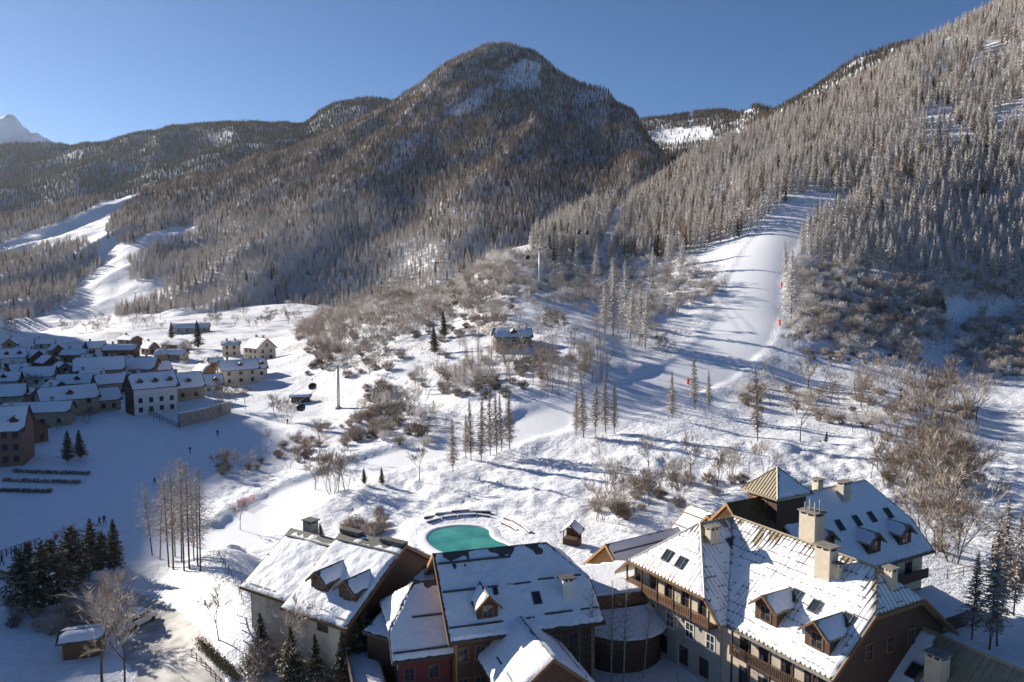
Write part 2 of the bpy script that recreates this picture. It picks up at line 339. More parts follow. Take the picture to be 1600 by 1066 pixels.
def zz(z, Y): return ((0, z), Y)          # a control point given by height instead of image row
GC = {  # leftmost columns: added ridge out of view, heights shaped to shade village and field
 -1200: [zz(-4, 20), zz(-4, 120), zz(10, 200), zz(190, 380), zz(320, 700), zz(200, 1500), zz(-60, 7000)],
 -700: [zz(-4, 20), zz(-4, 160), zz(4, 260), zz(246, 500), zz(290, 800), zz(120, 1500), zz(-60, 7000)],
 -430: [zz(-4, 20), zz(-4, 160), zz(0, 330), zz(244, 610), zz(250, 900), zz(90, 1500), zz(-60, 7000)],
 -250: [zz(-4, 20), zz(-4, 146), zz(-2, 192), zz(0, 460), zz(172, 715), zz(160, 850), zz(-20, 1500), zz(-60, 7000)],
 0: [zz(-4, 20), zz(-4, 146), zz(-2, 192), zz(-.5, 292), zz(0, 404), zz(1, 547), zz(2, 660), zz(-10, 1000), zz(-60, 7000)],
 200: [zz(-4, 20), zz(-4, 129), zz(-3, 166), zz(-2, 192), zz(-1, 230), zz(-.5, 292), zz(1, 394), zz(2, 565), zz(3, 680), zz(-20, 1000), zz(-60, 7000)],
 400: [zz(-4, 20), zz(-3, 70), zz(-3, 126), zz(-3, 143), zz(-2.5, 164), zz(-2, 192), zz(-1, 230), zz(0, 289), zz(2, 385), zz(5, 520), zz(9, 730), zz(-20, 1000), zz(-60, 7000)],
 500: [zz(-3, 20), zz(-2, 120), zz(-1.5, 160), zz(-.5, 192), zz(-.6, 240), zz(3, 290), zz(8, 340), zz(9, 400), zz(8, 500), zz(12, 700), zz(-20, 1000), zz(-60, 7000)],
 600: [zz(-3, 20), zz(-1.5, 80), zz(-1, 120), zz(-.5, 157), zz(.5, 181), zz(1, 215), zz(7, 252), zz(13, 296), zz(18, 376), zz(22, 510), zz(10, 700), zz(-20, 1000), zz(-60, 7000)],
 700: [zz(-3, 20), zz(-1, 80), zz(0, 110), zz(0, 132), zz(.6, 155), zz(.8, 170), zz(3.2, 200), zz(9, 236), zz(15, 270), zz(22, 335), zz(29, 430), zz(28, 520), zz(0, 700), zz(-60, 7000)],
 800: [zz(-2, 20), zz(-1, 80), zz(0, 105), zz(0, 130), zz(1.2, 150), zz(1.4, 166), zz(5, 192), zz(8, 208), zz(13, 232), zz(20, 272), zz(31, 335), zz(46, 420), zz(56, 490), zz(40, 620), zz(-20, 1000), zz(-60, 7000)],
 900: [zz(-2, 20), zz(-1, 80), zz(0, 105), zz(.3, 128), zz(2, 150), zz(3, 172), zz(6, 192), zz(11, 212), zz(17, 240), zz(24, 300), zz(34, 400), (362, 530), (330, 600), zz(60, 760), zz(-20, 1200), zz(-60, 7000)],
 1000: [zz(-2, 20), zz(-.5, 100), zz(1, 130), zz(2, 147), zz(4, 165), zz(6, 191), zz(10, 218), zz(15, 256), zz(21, 320), zz(33, 400), (400, 465), (350, 550), (298, 660), zz(70, 900), zz(-20, 1400), zz(-60, 7000)],
 1100: [zz(-2, 20), zz(0, 110), zz(1, 130), zz(2, 147), zz(4, 168), zz(5.5, 194), zz(9, 222), zz(14, 262), zz(21, 315), (452, 365), (400, 425), (350, 480), (300, 560), (232, 720), zz(90, 1000), zz(-20, 1500), zz(-60, 7000)],
 1200: [zz(-2, 20), zz(0, 110), zz(1, 130), zz(2, 147), zz(3.5, 167), zz(5, 197), zz(8, 232), zz(14, 266), zz(22, 312), (450, 352), (400, 392), (350, 432), (302, 480), (250, 590), (190, 770), zz(120, 1000), zz(0, 1700), zz(-60, 7000)],
 1300: [zz(-2, 20), zz(0, 110), zz(.5, 132), zz(1.5, 150), zz(3, 169), zz(5, 205), zz(7, 240), zz(12, 280), zz(21, 322), (450, 358), (400, 392), (300, 462), (200, 620), (150, 760), (140, 830), zz(150, 1100), zz(0, 1900), zz(-60, 7000)],
 1400: [zz(-2, 20), zz(0, 110), zz(0, 134), zz(3, 170), zz(6, 240), zz(10, 290), zz(20, 332), (450, 358), (400, 386), (300, 445), (200, 545), (100, 685), (78, 760), zz(200, 1100), zz(0, 2200), zz(-60, 7000)],
 1600: [zz(-2, 20), zz(-1, 100), zz(-1, 137), zz(0, 183), zz(3, 268), zz(6, 305), zz(20, 345), (450, 358), (400, 376), (300, 420), (200, 480), (100, 555), (8, 645), (-40, 720), zz(260, 1200), zz(0, 2600), zz(-60, 7000)],
 2000: [zz(-2, 20), zz(0, 120), zz(4, 200), zz(10, 280), zz(60, 350), zz(130, 430), zz(220, 520), zz(340, 640), zz(420, 800), zz(300, 1400), zz(0, 2700), zz(-60, 7000)],
}
G = Sheet(GC, 20, 7000, 900, smooth=5)
def gpl(pts): return [tuple(G.hit(*p)[:2]) for p in pts]
PISTE = gpl([(1275, 318), (1235, 345), (1200, 385), (1180, 430), (1172, 480), (1150, 530), (1090, 580), (1010, 615), (930, 640), (850, 655)])
PISTE2 = gpl([(850, 655), (760, 690), (660, 705), (560, 735), (480, 765), (425, 800), (395, 835), (290, 850), (200, 850)])
FIELD = [(0, 700), (150, 660), (330, 660), (470, 610), (470, 640), (420, 680), (330, 720), (240, 770), (190, 810), (0, 880)]
ROAD = gpl([(300, 1110), (270, 1040), (235, 985), (190, 950), (140, 930), (60, 925)])
POOLZ = 0.15
_pp = [atz(a, b, POOLZ) for a, b in ((667, 843), (670, 835), (678, 829), (690, 825.5), (705, 823), (722, 822), (740, 822.5), (755, 824.5), (764, 828), (765, 833), (768, 839), (777, 845), (790, 850), (802, 857), (800, 866), (770, 870), (730, 871), (700, 866), (682, 859), (672, 851))]
POOLP = []
for k in range(len(_pp)):      # rounded outline
    a0, a1, a2, a3 = (_pp[(k + j - 1) % len(_pp)] for j in range(4))
    for t in (0, .33, .67):
        q = a1 + 0.5 * t * (a2 - a0 + t * (2 * a0 - 5 * a1 + 4 * a2 - a3 + t * (3 * (a1 - a2) + a3 - a0))); POOLP.append((q.x, q.y))
BANK = gpl([(352, 890), (376, 940), (388, 1010), (394, 1080)]); BANKY = [q[1] for q in BANK[::-1]]; BANKX = [q[0] for q in BANK[::-1]]
def ground_extra(x, y):
    d1 = segdist(x, y, PISTE); d2 = segdist(x, y, PISTE2); dr = segdist(x, y, ROAD)
    wd = 9.0 + np.clip((y - 200) / 30, 0, 4)
    keep = sstep(wd * 0.8, wd * 1.35, d1) * sstep(6, 10.0, d2) * sstep(3, 6, dr)
    keep = keep * (1 - 0.85 * sstep(55, 70, -x) * sstep(112, 124, y) * (1 - sstep(240, 270, y)))
    hot = sstep(100, 122, y) + sstep(50, 62, np.abs(x - 12)); hot = np.clip(hot, 0, 1)
    far = sstep(300, 900, y)
    z = keep * hot * (1.5 * fbm(x / 26, y / 26, 3, 3) + 0.7 * fbm(x / 7, y / 7, 9, 3) * (1 - far)) + far * 10 * fbm(x / 130, y / 130, 5, 4) * keep
    bk = segdist(x, y, BANK); lf = x < np.interp(y, BANKY, BANKX)
    z = z + 3.0 * np.where(lf, 1 - sstep(0, 11, bk), 1 - sstep(0, 6, bk)) * sstep(78, 90, y)
    # rough hummocks on the slope behind the pool
    hum = sstep(124, 132, y) * (1 - sstep(168, 185, y)) * keep
    z = z + hum * 0.55 * fbm(x / 1.9, y / 1.9, 21, 2)
    z = z - 0.55 * (1 - sstep(wd * 0.85, wd * 1.15, d1)) - 0.35 * (1 - sstep(6.0, 8.0, d2))
    m = (np.abs(x + 6) < 24) & (y > 98) & (y < 142)          # level ground and a basin for the pool
    if not np.any(m): return z
    z = np.array(np.broadcast_to(z, np.shape(x)), float); xm, ym = np.atleast_1d(x)[np.atleast_1d(m)], np.atleast_1d(y)[np.atleast_1d(m)]
    ins = inpoly(xm, ym, POOLP); k = np.where(ins, 1.0, 1 - sstep(1.5, 7, segdist(xm, ym, POOLP + POOLP[:1])))
    new = np.atleast_1d(z)[np.atleast_1d(m)] * (1 - k) + k * (np.where(ins, -0.95, 0.05) - Sheet.z(Gbase, xm, ym))
    if z.ndim == 0: return new[0]
    z[m] = new; return z
Gbase = Sheet.__new__(Sheet); Gbase.__dict__.update(G.__dict__); Gbase.extra = None
G.extra = ground_extra
def a_groomed(x, y):
    d1 = segdist(x, y, PISTE); d2 = segdist(x, y, PISTE2)
    px = 800 + CF * x / y; fl = (x < -60) & (y > 118) & (y < 250)
    return np.maximum(np.maximum(1 - sstep(9, 13, d1), 1 - sstep(6, 9, d2)), 0.75 * fl)
def a_wild(x, y):
    return sstep(150, 210, y) * (1 - a_groomed(x, y)) + 0.35 * sstep(118, 130, y) * (1 - a_groomed(x, y))
us = np.linspace((-1200 - 800) / CF, (2000 - 800) / CF, 720)
ys = np.exp(np.linspace(math.log(22), math.log(6400), 680))
ground = G.grid('ground', 'snow', us, ys, {'groomed': a_groomed, 'wild': a_wild})

MC = {   # central mountain with its left shoulder: rows of the bare ground (tree tops stand above)
 -200: [zz(-10, 600), (505, 760), (440, 900), (372, 1150), (352, 1350), zz(60, 1700), zz(-60, 2600)],
 0: [zz(-10, 600), (508, 740), (440, 900), (375, 1150), (345, 1350), zz(60, 1700), zz(-60, 2600)],
 100: [zz(-10, 600), (500, 760), (440, 900), (370, 1150), (330, 1380), zz(60, 1750), zz(-60, 2700)],
 200: [zz(-10, 600), (495, 770), (430, 900), (370, 1080), (312, 1400), zz(70, 1800), zz(-60, 2800)],
 300: [zz(-10, 600), (480, 780), (405, 930), (400, 1020), (330, 1250), (275, 1500), zz(90, 1900), zz(-60, 2900)],
 400: [zz(-10, 600), (470, 780), (400, 900), (345, 1050), (338, 1150), (290, 1350), (252, 1620), zz(120, 2000), zz(-60, 3000)],
 480: [zz(-10, 600), (465, 780), (400, 900), (320, 1080), (300, 1200), (250, 1480), (225, 1700), zz(150, 2200), zz(-60, 3000)],
 560: [zz(-10, 600), (450, 780), (380, 920), (300, 1150), (230, 1500), (190, 1760), zz(180, 2300), zz(-60, 3000)],
 640: [zz(-10, 600), (440, 760), (360, 950), (270, 1250), (200, 1560), (143, 1850), zz(200, 2400), zz(-60, 3100)],
 700: [zz(-10, 600), (430, 740), (350, 950), (260, 1280), (180, 1620), (97, 1930), zz(240, 2500), zz(-60, 3100)],
 770: [zz(-10, 600), (430, 740), (345, 960), (250, 1300), (165, 1680), (120, 1850), (68, 2000), zz(260, 2600), zz(-60, 3100)],
 830: [zz(-10, 600), (430, 740), (345, 960), (255, 1300), (175, 1680), (125, 1840), (74, 1990), zz(250, 2600), zz(-60, 3100)],
 870: [zz(-10, 600), (430, 740), (350, 950), (265, 1280), (190, 1640), (107, 1940), zz(230, 2500), zz(-60, 3100)],
 940: [zz(-10, 600), (430, 740), (355, 950), (275, 1250), (205, 1570), (132, 1840), zz(210, 2400), zz(-60, 3100)],
 985: [zz(-10, 600), (430, 740), (360, 930), (290, 1180), (230, 1450), (170, 1700), zz(170, 2300), zz(-60, 3000)],
 1020: [zz(-10, 600), (430, 740), (370, 930), (300, 1180), (226, 1560), zz(120, 2100), zz(-60, 3000)],
 1060: [zz(-10, 600), (430, 740), (380, 930), (320, 1180), (256, 1480), zz(90, 2000), zz(-60, 3000)],
 1150: [zz(-10, 600), (430, 740), (390, 930), (330, 1150), (290, 1400), zz(60, 1900), zz(-60, 3000)],
 1300: [zz(-10, 600), (430, 740), (400, 1000), (350, 1200), zz(20, 1900), zz(-60, 3000)],
}
MCS = Sheet(MC, 600, 3100, 500, smooth=5)
def mext(a, sc, s):
    return lambda x, y: a * fbm(x / sc, y / sc, s, 5) + a * 0.5 * (0.5 - np.abs(fbm((x + .4 * y) / (sc * .8), y / (sc * 2.5), s + 5, 4)) * 2)
MCS.extra = lambda x, y: mext(16, 150, 31)(x, y) + 16 * (0.35 - np.abs(vnoise((x - .25 * y) / 95, y / 420, 77) + .45 * vnoise((x - .25 * y) / 38, y / 260, 78)) * 1.6)
ML = {
 -900: [zz(0, 900), zz(150, 1500), zz(380, 2400), zz(200, 3200), zz(-60, 4200)],  # unseen left end of the hills, added for shade on the village
 -200: [zz(-20, 1500), (350, 1800), (300, 2100), (240, 2700), zz(200, 3300), zz(-60, 4200)],
 0: [zz(-20, 1500), (345, 1800), (290, 2150), (230, 2750), zz(200, 3300), zz(-60, 4200)],
 100: [zz(-20, 1500), (340, 1800), (285, 2150), (226, 2750), zz(200, 3300), zz(-60, 4200)],
 220: [zz(-20, 1500), (330, 1800), (270, 2150), (213, 2800), zz(200, 3400), zz(-60, 4200)],
 330: [zz(-20, 1500), (310, 1800), (255, 2150), (201, 2850), zz(220, 3400), zz(-60, 4200)],
 480: [zz(-20, 1500), (290, 1800), (240, 2200), (190, 2900), zz(220, 3400), zz(-60, 4200)],
 530: [zz(-20, 1500), (280, 1800), (225, 2200), (163, 2950), zz(220, 3500), zz(-60, 4200)],
 600: [zz(-20, 1500), (280, 1800), (220, 2200), (156, 2950), zz(220, 3500), zz(-60, 4200)],
 700: [zz(-20, 1500), (300, 1800), (240, 2200), (190, 2950), zz(200, 3500), zz(-60, 4200)],
}
MLS = Sheet(ML, 900, 4200, 400, smooth=5); MLS.extra = mext(34, 240, 51)
MR = {
 940: [zz(-20, 1300), (300, 1700), (240, 2300), (196, 2700), zz(200, 3400)],
 1000: [zz(-20, 1300), (290, 1700), (230, 2300), (187, 2700), zz(200, 3400)],
 1080: [zz(-20, 1300), (280, 1700), (215, 2250), (176, 2700), zz(200, 3400)],
 1140: [zz(-20, 1300), (260, 1600), (212, 2100), (176, 2650), zz(200, 3400)],
 1180: [zz(-20, 1300), (230, 1500), (180, 2000), (172, 2300), zz(200, 3400)],
 1260: [zz(-20, 1200), (200, 1450), (140, 1900), zz(250, 3400)],
 1330: [zz(-20, 1200), (160, 1450), (100, 1850), zz(250, 3400)],
 1400: [zz(-20, 1200), (130, 1450), (72, 1800), zz(250, 3400)],
 1480: [zz(-20, 1200), (110, 1450), (50, 1800), zz(250, 3400)],
 1540: [zz(-20, 1200), (90, 1450), (24, 1800), zz(250, 3400)],
 1700: [zz(-20, 1200), (50, 1450), (-60, 1800), zz(250, 3400)],
}
MRS = Sheet(MR, 1200, 3400, 400, smooth=5); MRS.extra = mext(24, 200, 71)
PK = {-400: [zz(0, 3600), (150, 4500), zz(150, 5600)], -60: [zz(0, 3600), (240, 4100), (160, 4500), zz(150, 5600)], 0: [zz(0, 3600), (245, 4100), (174, 4500), zz(150, 5600)],
      40: [zz(0, 3600), (250, 4100), (186, 4500), zz(150, 5600)], 90: [zz(0, 3600), (255, 4100), (217, 4500), zz(150, 5600)], 160: [zz(0, 3600), (270, 4100), (255, 4500), zz(150, 5600)], 300: [zz(0, 3600), zz(150, 4500), zz(150, 5600)]}
PKS = Sheet(PK, 3600, 5600, 300, smooth=4); PKS.extra = mext(85, 210, 91)
def ugrid(a, b, n): return np.linspace((a - 800) / CF, (b - 800) / CF, n)
mount_c = MCS.grid('mountain', 'mountain', ugrid(-200, 1300, 460), np.exp(np.linspace(math.log(620), math.log(2700), 260)))
mount_l = MLS.grid('hills', 'mountain', ugrid(-900, 700, 400), np.exp(np.linspace(math.log(920), math.log(3600), 170)))
mount_r = MRS.grid('mountain', 'mountain', ugrid(940, 1700, 240), np.exp(np.linspace(math.log(1250), math.log(3200), 150)))
peak = PKS.grid('mountain', 'peak', ugrid(-400, 300, 240), np.linspace(3700, 5200, 160))

# ------------------------------------------------------------------ building helpers
def poly_clip_line(pts2, x):
    """interval of y where the vertical line at x crosses a convex 2-D polygon"""
    ys_ = []
    n = len(pts2)
    for i in range(n):
        (x0, y0), (x1, y1) = pts2[i], pts2[(i + 1) % n]
        if (x0 - x) * (x1 - x) < 0: ys_.append(y0 + (y1 - y0) * (x - x0) / (x1 - x0))
    return (min(ys_), max(ys_)) if len(ys_) >= 2 else None
def face_frame(pts):
    p = [Vector(q) for q in pts]; n = Vector((0, 0, 0))
    for i in range(len(p)): n += p[i].cross(p[(i + 1) % len(p)])
    n.normalize()
    if n.z < 0: n = -n
    e = Vector((0, 0, 1)).cross(n)
    e = e.normalized() if e.length > 1e-4 else Vector((1, 0, 0))
    s = n.cross(e)
    if s.z < 0: s = -s; e = -e
    return p[0], e, s, n
def roof_slab(parent, pts, mat, thick=0.22, name='roof'):
    o, e, s, n = face_frame(pts)
    return MB().prism(pts, -n * thick).build(name, mat, parent)
def snow_cover(parent, pts, depth=0.12, amp=0.1, step=0.45, seed=0, stretch=3.0, bare=None, inset=0.05, name='snow_cover'):
    """snow lying on a roof plane: where it is thinner than nothing the roof shows"""
    o, e, s, n = face_frame(pts); P = [Vector(q) for q in pts]; c = sum(P, Vector()) / len(P)
    P = [q + (c - q).normalized() * inset for q in P]
    bm = bmesh.new(); bm.faces.new([bm.verts.new(q) for q in P])
    for ax in (e, s):
        ts = [(q - o).dot(ax) for q in P]; a, b2 = min(ts), max(ts); k = max(2, int((b2 - a) / step))
        for i in range(1, k):
            g = bm.verts[:] + bm.edges[:] + bm.faces[:]
            bmesh.ops.bisect_plane(bm, geom=g, plane_co=o + ax * (a + (b2 - a) * i / k), plane_no=ax)
    bm.verts.ensure_lookup_table()
    smin = min((q - o).dot(s) for q in P); smax = max((q - o).dot(s) for q in P)
    bd = [v.is_boundary for v in bm.verts]
    X = np.array([(v.co - o).dot(e) for v in bm.verts]); Y = np.array([(v.co - o).dot(s) for v in bm.verts])
    h = depth + amp * (fbm(X / 2.2, Y / (2.2 * stretch), seed, 3) * 1.2 + 0.8 * vnoise(X / .5, Y / (.5 * stretch), seed + 9))
    t = (Y - smin) / max(1e-3, smax - smin)
    if bare is not None: h = h - bare[0] * sstep(bare[1], 1.0, t)         # wind and warmth thin it towards the ridge
    jr = random.Random(seed)
    for v, b_ in zip(bm.verts, bd):
        if b_: v.co = v.co + (c - v.co).normalized() * (jr.random() ** 2 * .16)
    for v, hh, b_ in zip(bm.verts, h, bd): v.co = v.co + n * ((-0.04 if b_ else max(hh, -0.05)) + 0.02)
    org = Vector(parent_origin(parent))
    for v in bm.verts: v.co -= org
    bmesh.ops.recalc_face_normals(bm, faces=bm.faces)
    me = bpy.data.meshes.new(name); bm.to_mesh(me); bm.free()
    for p in me.polygons: p.use_smooth = True
    return link(name, me, 'snow_roof', parent)
def seams(parent, pts, gap=0.55, h=0.075, w_=0.05, mat='metal_seam'):
    o, e, s, n = face_frame(pts); P2 = [((Vector(q) - o).dot(e), (Vector(q) - o).dot(s)) for q in pts]
    x0 = min(q[0] for q in P2); x1 = max(q[0] for q in P2); mb = MB(); x = x0 + gap * 0.5
    while x < x1:
        c = poly_clip_line(P2, x)
        if c and c[1] - c[0] > 0.2:
            a = o + e * (x - w_ / 2) + s * c[0] + n * 0.003; b2 = a + s * (c[1] - c[0]); u = e * w_; k = n * h
            mb.hexa([a, a + u, b2 + u, b2, a + k, a + u + k, b2 + u + k, b2 + k])
        x += gap
    return tag(mb.build('seam_ribs', mat, parent), kind='stuff')
def guard(parent, pts, t, x0=0.03, x1=0.97, mat='slate'):
    """snow guard rail across a roof plane at height fraction t"""
    o, e, s, n = face_frame(pts); P2 = [((Vector(q) - o).dot(e), (Vector(q) - o).dot(s)) for q in pts]
    y0 = min(q[1] for q in P2); y1 = max(q[1] for q in P2); y = y0 + (y1 - y0) * t
    c = poly_clip_line([(q[1], q[0]) for q in P2], y)
    if not c: return
    a = o + e * (c[0] + (c[1] - c[0]) * x0) + s * y; b2 = o + e * (c[0] + (c[1] - c[0]) * x1) + s * y
    mb = MB(); k = n * 0.20; d = s * 0.10
    mb.hexa([a - d + n * .05, b2 - d + n * .05, b2 + d + n * .05, a + d + n * .05, a - d + k, b2 - d + k, b2 + d + k, a + d + k])
    return mb.build('snow_guard', mat, parent)
def cleats(parent, pts, ge=0.52, gs=1.0, prob=0.62, seed=1, h=0.15):
    """rows of small snow stops between the seams, poking out of the snow"""
    o, e, s, n = face_frame(pts); P2 = [((Vector(q) - o).dot(e), (Vector(q) - o).dot(s)) for q in pts]; g = random.Random(seed); mb = MB()
    y = min(q[1] for q in P2) + .5
    while y < max(q[1] for q in P2) - .3:
        c = poly_clip_line([(q[1], q[0]) for q in P2], y)
        if c:
            x = c[0] + .3
            while x < c[1] - .45:
                if g.random() < prob * (.45 + 1.1 * (float(vnoise(x / 3, y / 2, seed)) + .5)):
                    a = o + e * x + s * (y + g.uniform(-.05, .05)); u = e * .30; v_ = s * .07; k = n * (h * g.uniform(.75, 1.15))
                    mb.hexa([a, a + u, a + u + v_, a + v_, a + k, a + u + k, a + u + v_ + k, a + v_ + k])
                x += ge
        y += gs
    return tag(mb.build('snow_stops', 'copper_roof', parent), kind='stuff')
class Fr:
    """plan frame: l runs along the ridge, w across it"""
    def __init__(s, x, y, deg): s.o = Vector((x, y, 0)); a = R_(deg); s.l = Vector((math.cos(a), math.sin(a), 0)); s.w = Vector((-math.sin(a), math.cos(a), 0)); s.deg = deg
    def p(s, l, w, z): return s.o + s.l * l + s.w * w + Vector((0, 0, z))
    def box(s, mb, l0, l1, w0, w1, z0, z1):
        return mb.hexa([s.p(l0, w0, z0), s.p(l1, w0, z0), s.p(l1, w1, z0), s.p(l0, w1, z0), s.p(l0, w0, z1), s.p(l1, w0, z1), s.p(l1, w1, z1), s.p(l0, w1, z1)])
def window(parent, c, out, wd, ht, fmat='frame_white', bars=True, proud=0.05, shutters=None):
    """window in a wall: c centre on the wall plane, out = unit vector out of the wall"""
    c = Vector(c); out = Vector(out).normalized(); r = Vector((0, 0, 1)).cross(out).normalized(); up = Vector((0, 0, 1)); mb = MB()
    def bar(a0, a1, b0, b1, d0, d1):
        q = [c + r * a + up * b2 + out * d for d in (d0, d1) for a, b2 in ((a0, b0), (a1, b0), (a1, b1), (a0, b1))]; mb.hexa(q)
    fw = 0.13; a = wd / 2; h = ht / 2
    bar(-a - fw, -a, -h - fw, h + fw, -.05, proud); bar(a, a + fw, -h - fw, h + fw, -.05, proud)
    bar(-a, a, h, h + fw, -.05, proud); bar(-a, a, -h - fw, -h, -.05, proud + .05)
    if bars: bar(-.03, .03, -h, h, -.02, .04); bar(-a, -.03, -.03, .03, -.02, .035); bar(.03, a, -.03, .03, -.02, .035)
    w_ = mb.build('window', fmat, parent)
    pm = MB(); q = [c + r * x + up * y + out * d for d in (-.03, .012) for x, y in ((-a, -h), (a, -h), (a, h), (-a, h))]; pm.hexa(q)
    pm.build('pane', 'glass', w_)
    return w_
def chimney(parent, x, y, z0, z1, sx=1.0, sy=0.8, deg=30, mat='cream', cap='slate_light', fl=None):
    f = Fr(x, y, deg); ch = f.box(MB(), -sx / 2, sx / 2, -sy / 2, sy / 2, z0, z1).build('chimney', mat, parent)
    mb = MB(); o = 0.08
    for a in (-1, 1):
        for b2 in (-1, 1): f.box(mb, a * (sx / 2 - .09) - .09, a * (sx / 2 - .09) + .09, b2 * (sy / 2 - .09) - .09, b2 * (sy / 2 - .09) + .09, z1, z1 + .28)
    f.box(mb, -.09, .09, -sy / 2, -sy / 2 + .18, z1, z1 + .28)
    tag(mb.build('chimney_posts', mat, ch), kind='stuff')
    f.box(MB(), -sx / 2 + .2, sx / 2 - .2, -sy / 2 + .2, sy / 2 - .2, z1, z1 + .27).build('flue', 'black', ch)
    f.box(MB(), -sx / 2 - o * 2, sx / 2 + o * 2, -sy / 2 - o * 2, sy / 2 + o * 2, z1 + .28, z1 + .40).build('chimney_cap', cap, ch)
    if fl:
        for k in range(fl):
            q = f.p(-sx / 2 + .2 + (sx - .4) * k / max(1, fl - 1), (.16 if k % 2 else -.16), z1 + .4)
            MB().tube(q, q + Vector((0, 0, .7 + .25 * (k % 3))), .09, .09, 8).build('flue_pipe', 'steel', ch)
    return ch
def skylight(parent, c, e, s, n, wd=0.8, ht=1.15, open_=0.0):
    mb = MB(); c = Vector(c) + n * 0.02
    def bar(x0, x1, y0, y1, z0, z1): mb.hexa([c + e * x + s * y + n * z for z in (z0, z1) for x, y in ((x0, y0), (x1, y0), (x1, y1), (x0, y1))])
    a, h = wd / 2, ht / 2; k = 0.10
    bar(-a - k, -a, -h - k, h + k, 0, .24); bar(a, a + k, -h - k, h + k, 0, .24); bar(-a, a, h, h + k, 0, .24); bar(-a, a, -h - k, -h, 0, .24)
    w_ = mb.build('skylight', 'slate', parent)
    pm = MB(); pm.hexa([c + e * x + s * y + n * z for z in (.1, .19) for x, y in ((-a, -h), (a, -h), (a, h), (-a, h))]); pm.build('pane', 'glass', w_)
    return w_
def sky_at(parent, pts, ex, sy, **kw):
    """skylight on roof plane pts at pixel (ex, sy)"""
    o, e, s, n = face_frame(pts); d = ray(ex, sy); c0 = Vector((0, 0, CH)); t = (o - c0).dot(n) / d.dot(n)
    return skylight(parent, c0 + d * t, e, s, n, **kw)
def on_plane(pts, px, py):
    o, e, s, n = face_frame(pts); d = ray(px, py); c0 = Vector((0, 0, CH)); return c0 + d * ((o - c0).dot(n) / d.dot(n))
def dormer(parent, face, px, py, wd=2.2, ht=1.7, pitch=42, roofmat='metal_roof', wall='wood_dark', snow=True, seed=1):
    """gabled dormer standing on a roof plane; (px, py) is the foot of its front"""
    o, e, s, n = face_frame(face); c = on_plane(face, px, py)
    sh = Vector((s.x, s.y, 0)); m_ = sh.length; sh.normalize(); sl = s.z / m_           # roof climbs sl per metre
    out = -sh; ov = 0.30; rise = wd / 2 * math.tan(R_(pitch)); up = Vector((0, 0, 1)); a = wd / 2
    dw = ht / sl + 0.3
    d_ = MB()
    pr = [c + e * x + up * z for x, z in ((-a, -.6), (a, -.6), (a, ht), (0, ht + rise), (-a, ht))]
    d_.prism(pr, sh * (dw + .5))
    d = d_.build('dormer', wall, parent)
    window(d, c + up * (ht * .55), out, wd * .42, ht * .72, 'wood', True, 0.05)
    dr = (ht + rise) / sl + 0.4; fr = 0.55
    for sg in (-1, 1):
        r0 = c + up * (ht + rise + .06) + out * fr; r1 = c + up * (ht + rise + .06) + sh * dr
        ez = ht - ov * math.tan(R_(pitch)) + .06
        e0 = c + e * (sg * (a + ov)) + up * ez + out * fr; e1 = c + e * (sg * (a + ov)) + up * ez + sh * (ez / sl + .2)
        q = [e0, e1, r1, r0] if sg > 0 else [e0, r0, r1, e1]
        roof_slab(d, q, roofmat, 0.13, 'dormer_roof')
        if snow: snow_cover(d, q, 0.09, 0.05, 0.5, seed + sg, inset=.08)
        MB().prism([e0 + up * .03, r0 + up * .03, r0 - up * .24, e0 - up * .22], out * .06).build('barge_board', 'wood', d)
    return d
def gable_roof_faces(f, l0, l1, W, E, R, hh0=None, hh1=None):
    """planes of a ridge roof; hh = (s, recess) clips an end into a half hip. Returns lists of (kind, pts)"""
    out = []; H2 = W / 2; z = lambda s: E + (R - E) * s
    for sg in (-1, 1):
        q = [f.p(l0, sg * H2, E), f.p(l1, sg * H2, E)]
        if hh1: q += [f.p(l1, sg * H2 * (1 - hh1[0]), z(hh1[0])), f.p(l1 - hh1[1], 0, R)]
        else: q += [f.p(l1, 0, R)]
        if hh0: q += [f.p(l0 + hh0[1], 0, R), f.p(l0, sg * H2 * (1 - hh0[0]), z(hh0[0]))]
        else: q += [f.p(l0, 0, R)]
        out.append(('near' if sg < 0 else 'back', q if sg < 0 else q[::-1]))
    if hh1: out.append(('end1', [f.p(l1, -H2 * (1 - hh1[0]), z(hh1[0])), f.p(l1, H2 * (1 - hh1[0]), z(hh1[0])), f.p(l1 - hh1[1], 0, R)]))
    if hh0: out.append(('end0', [f.p(l0, H2 * (1 - hh0[0]), z(hh0[0])), f.p(l0, -H2 * (1 - hh0[0]), z(hh0[0])), f.p(l0 + hh0[1], 0, R)]))
    return dict(out)
def gable_walls(parent, f, l0, l1, W, E, R, zb, mat, gmat=None, ins=0.9, hh0=None, hh1=None, gz=None):
    """walls set in under the eaves, gables closed up to the roof"""
    H2 = W / 2; pt = (R - E) / H2; a = H2 - ins; ze = E + ins * pt - 0.28
    def gable(l, hh):
        zt = ze + a * pt
        q = [f.p(l, -a, zb), f.p(l, a, zb), f.p(l, a, ze)]
        if hh:
            c = H2 * (1 - hh[0]); zc = E + (R - E) * hh[0] - .30; q += [f.p(l, c, zc), f.p(l, -c, zc)] if c < a else []
        else: q += [f.p(l, 0, zt)]
        return q + [f.p(l, -a, ze)]
    mb = MB(); f.box(mb, l0 + ins, l1 - ins, -a, a, zb, ze); w_ = mb.build('wall', mat, parent)
    for l, hh, d in ((l0 + ins - .004, hh0, -1), (l1 - ins + .004, hh1, 1)):
        MB().prism(gable(l, hh), f.l * (d * .12)).build('gable_wall', gmat or mat, parent)
    return w_
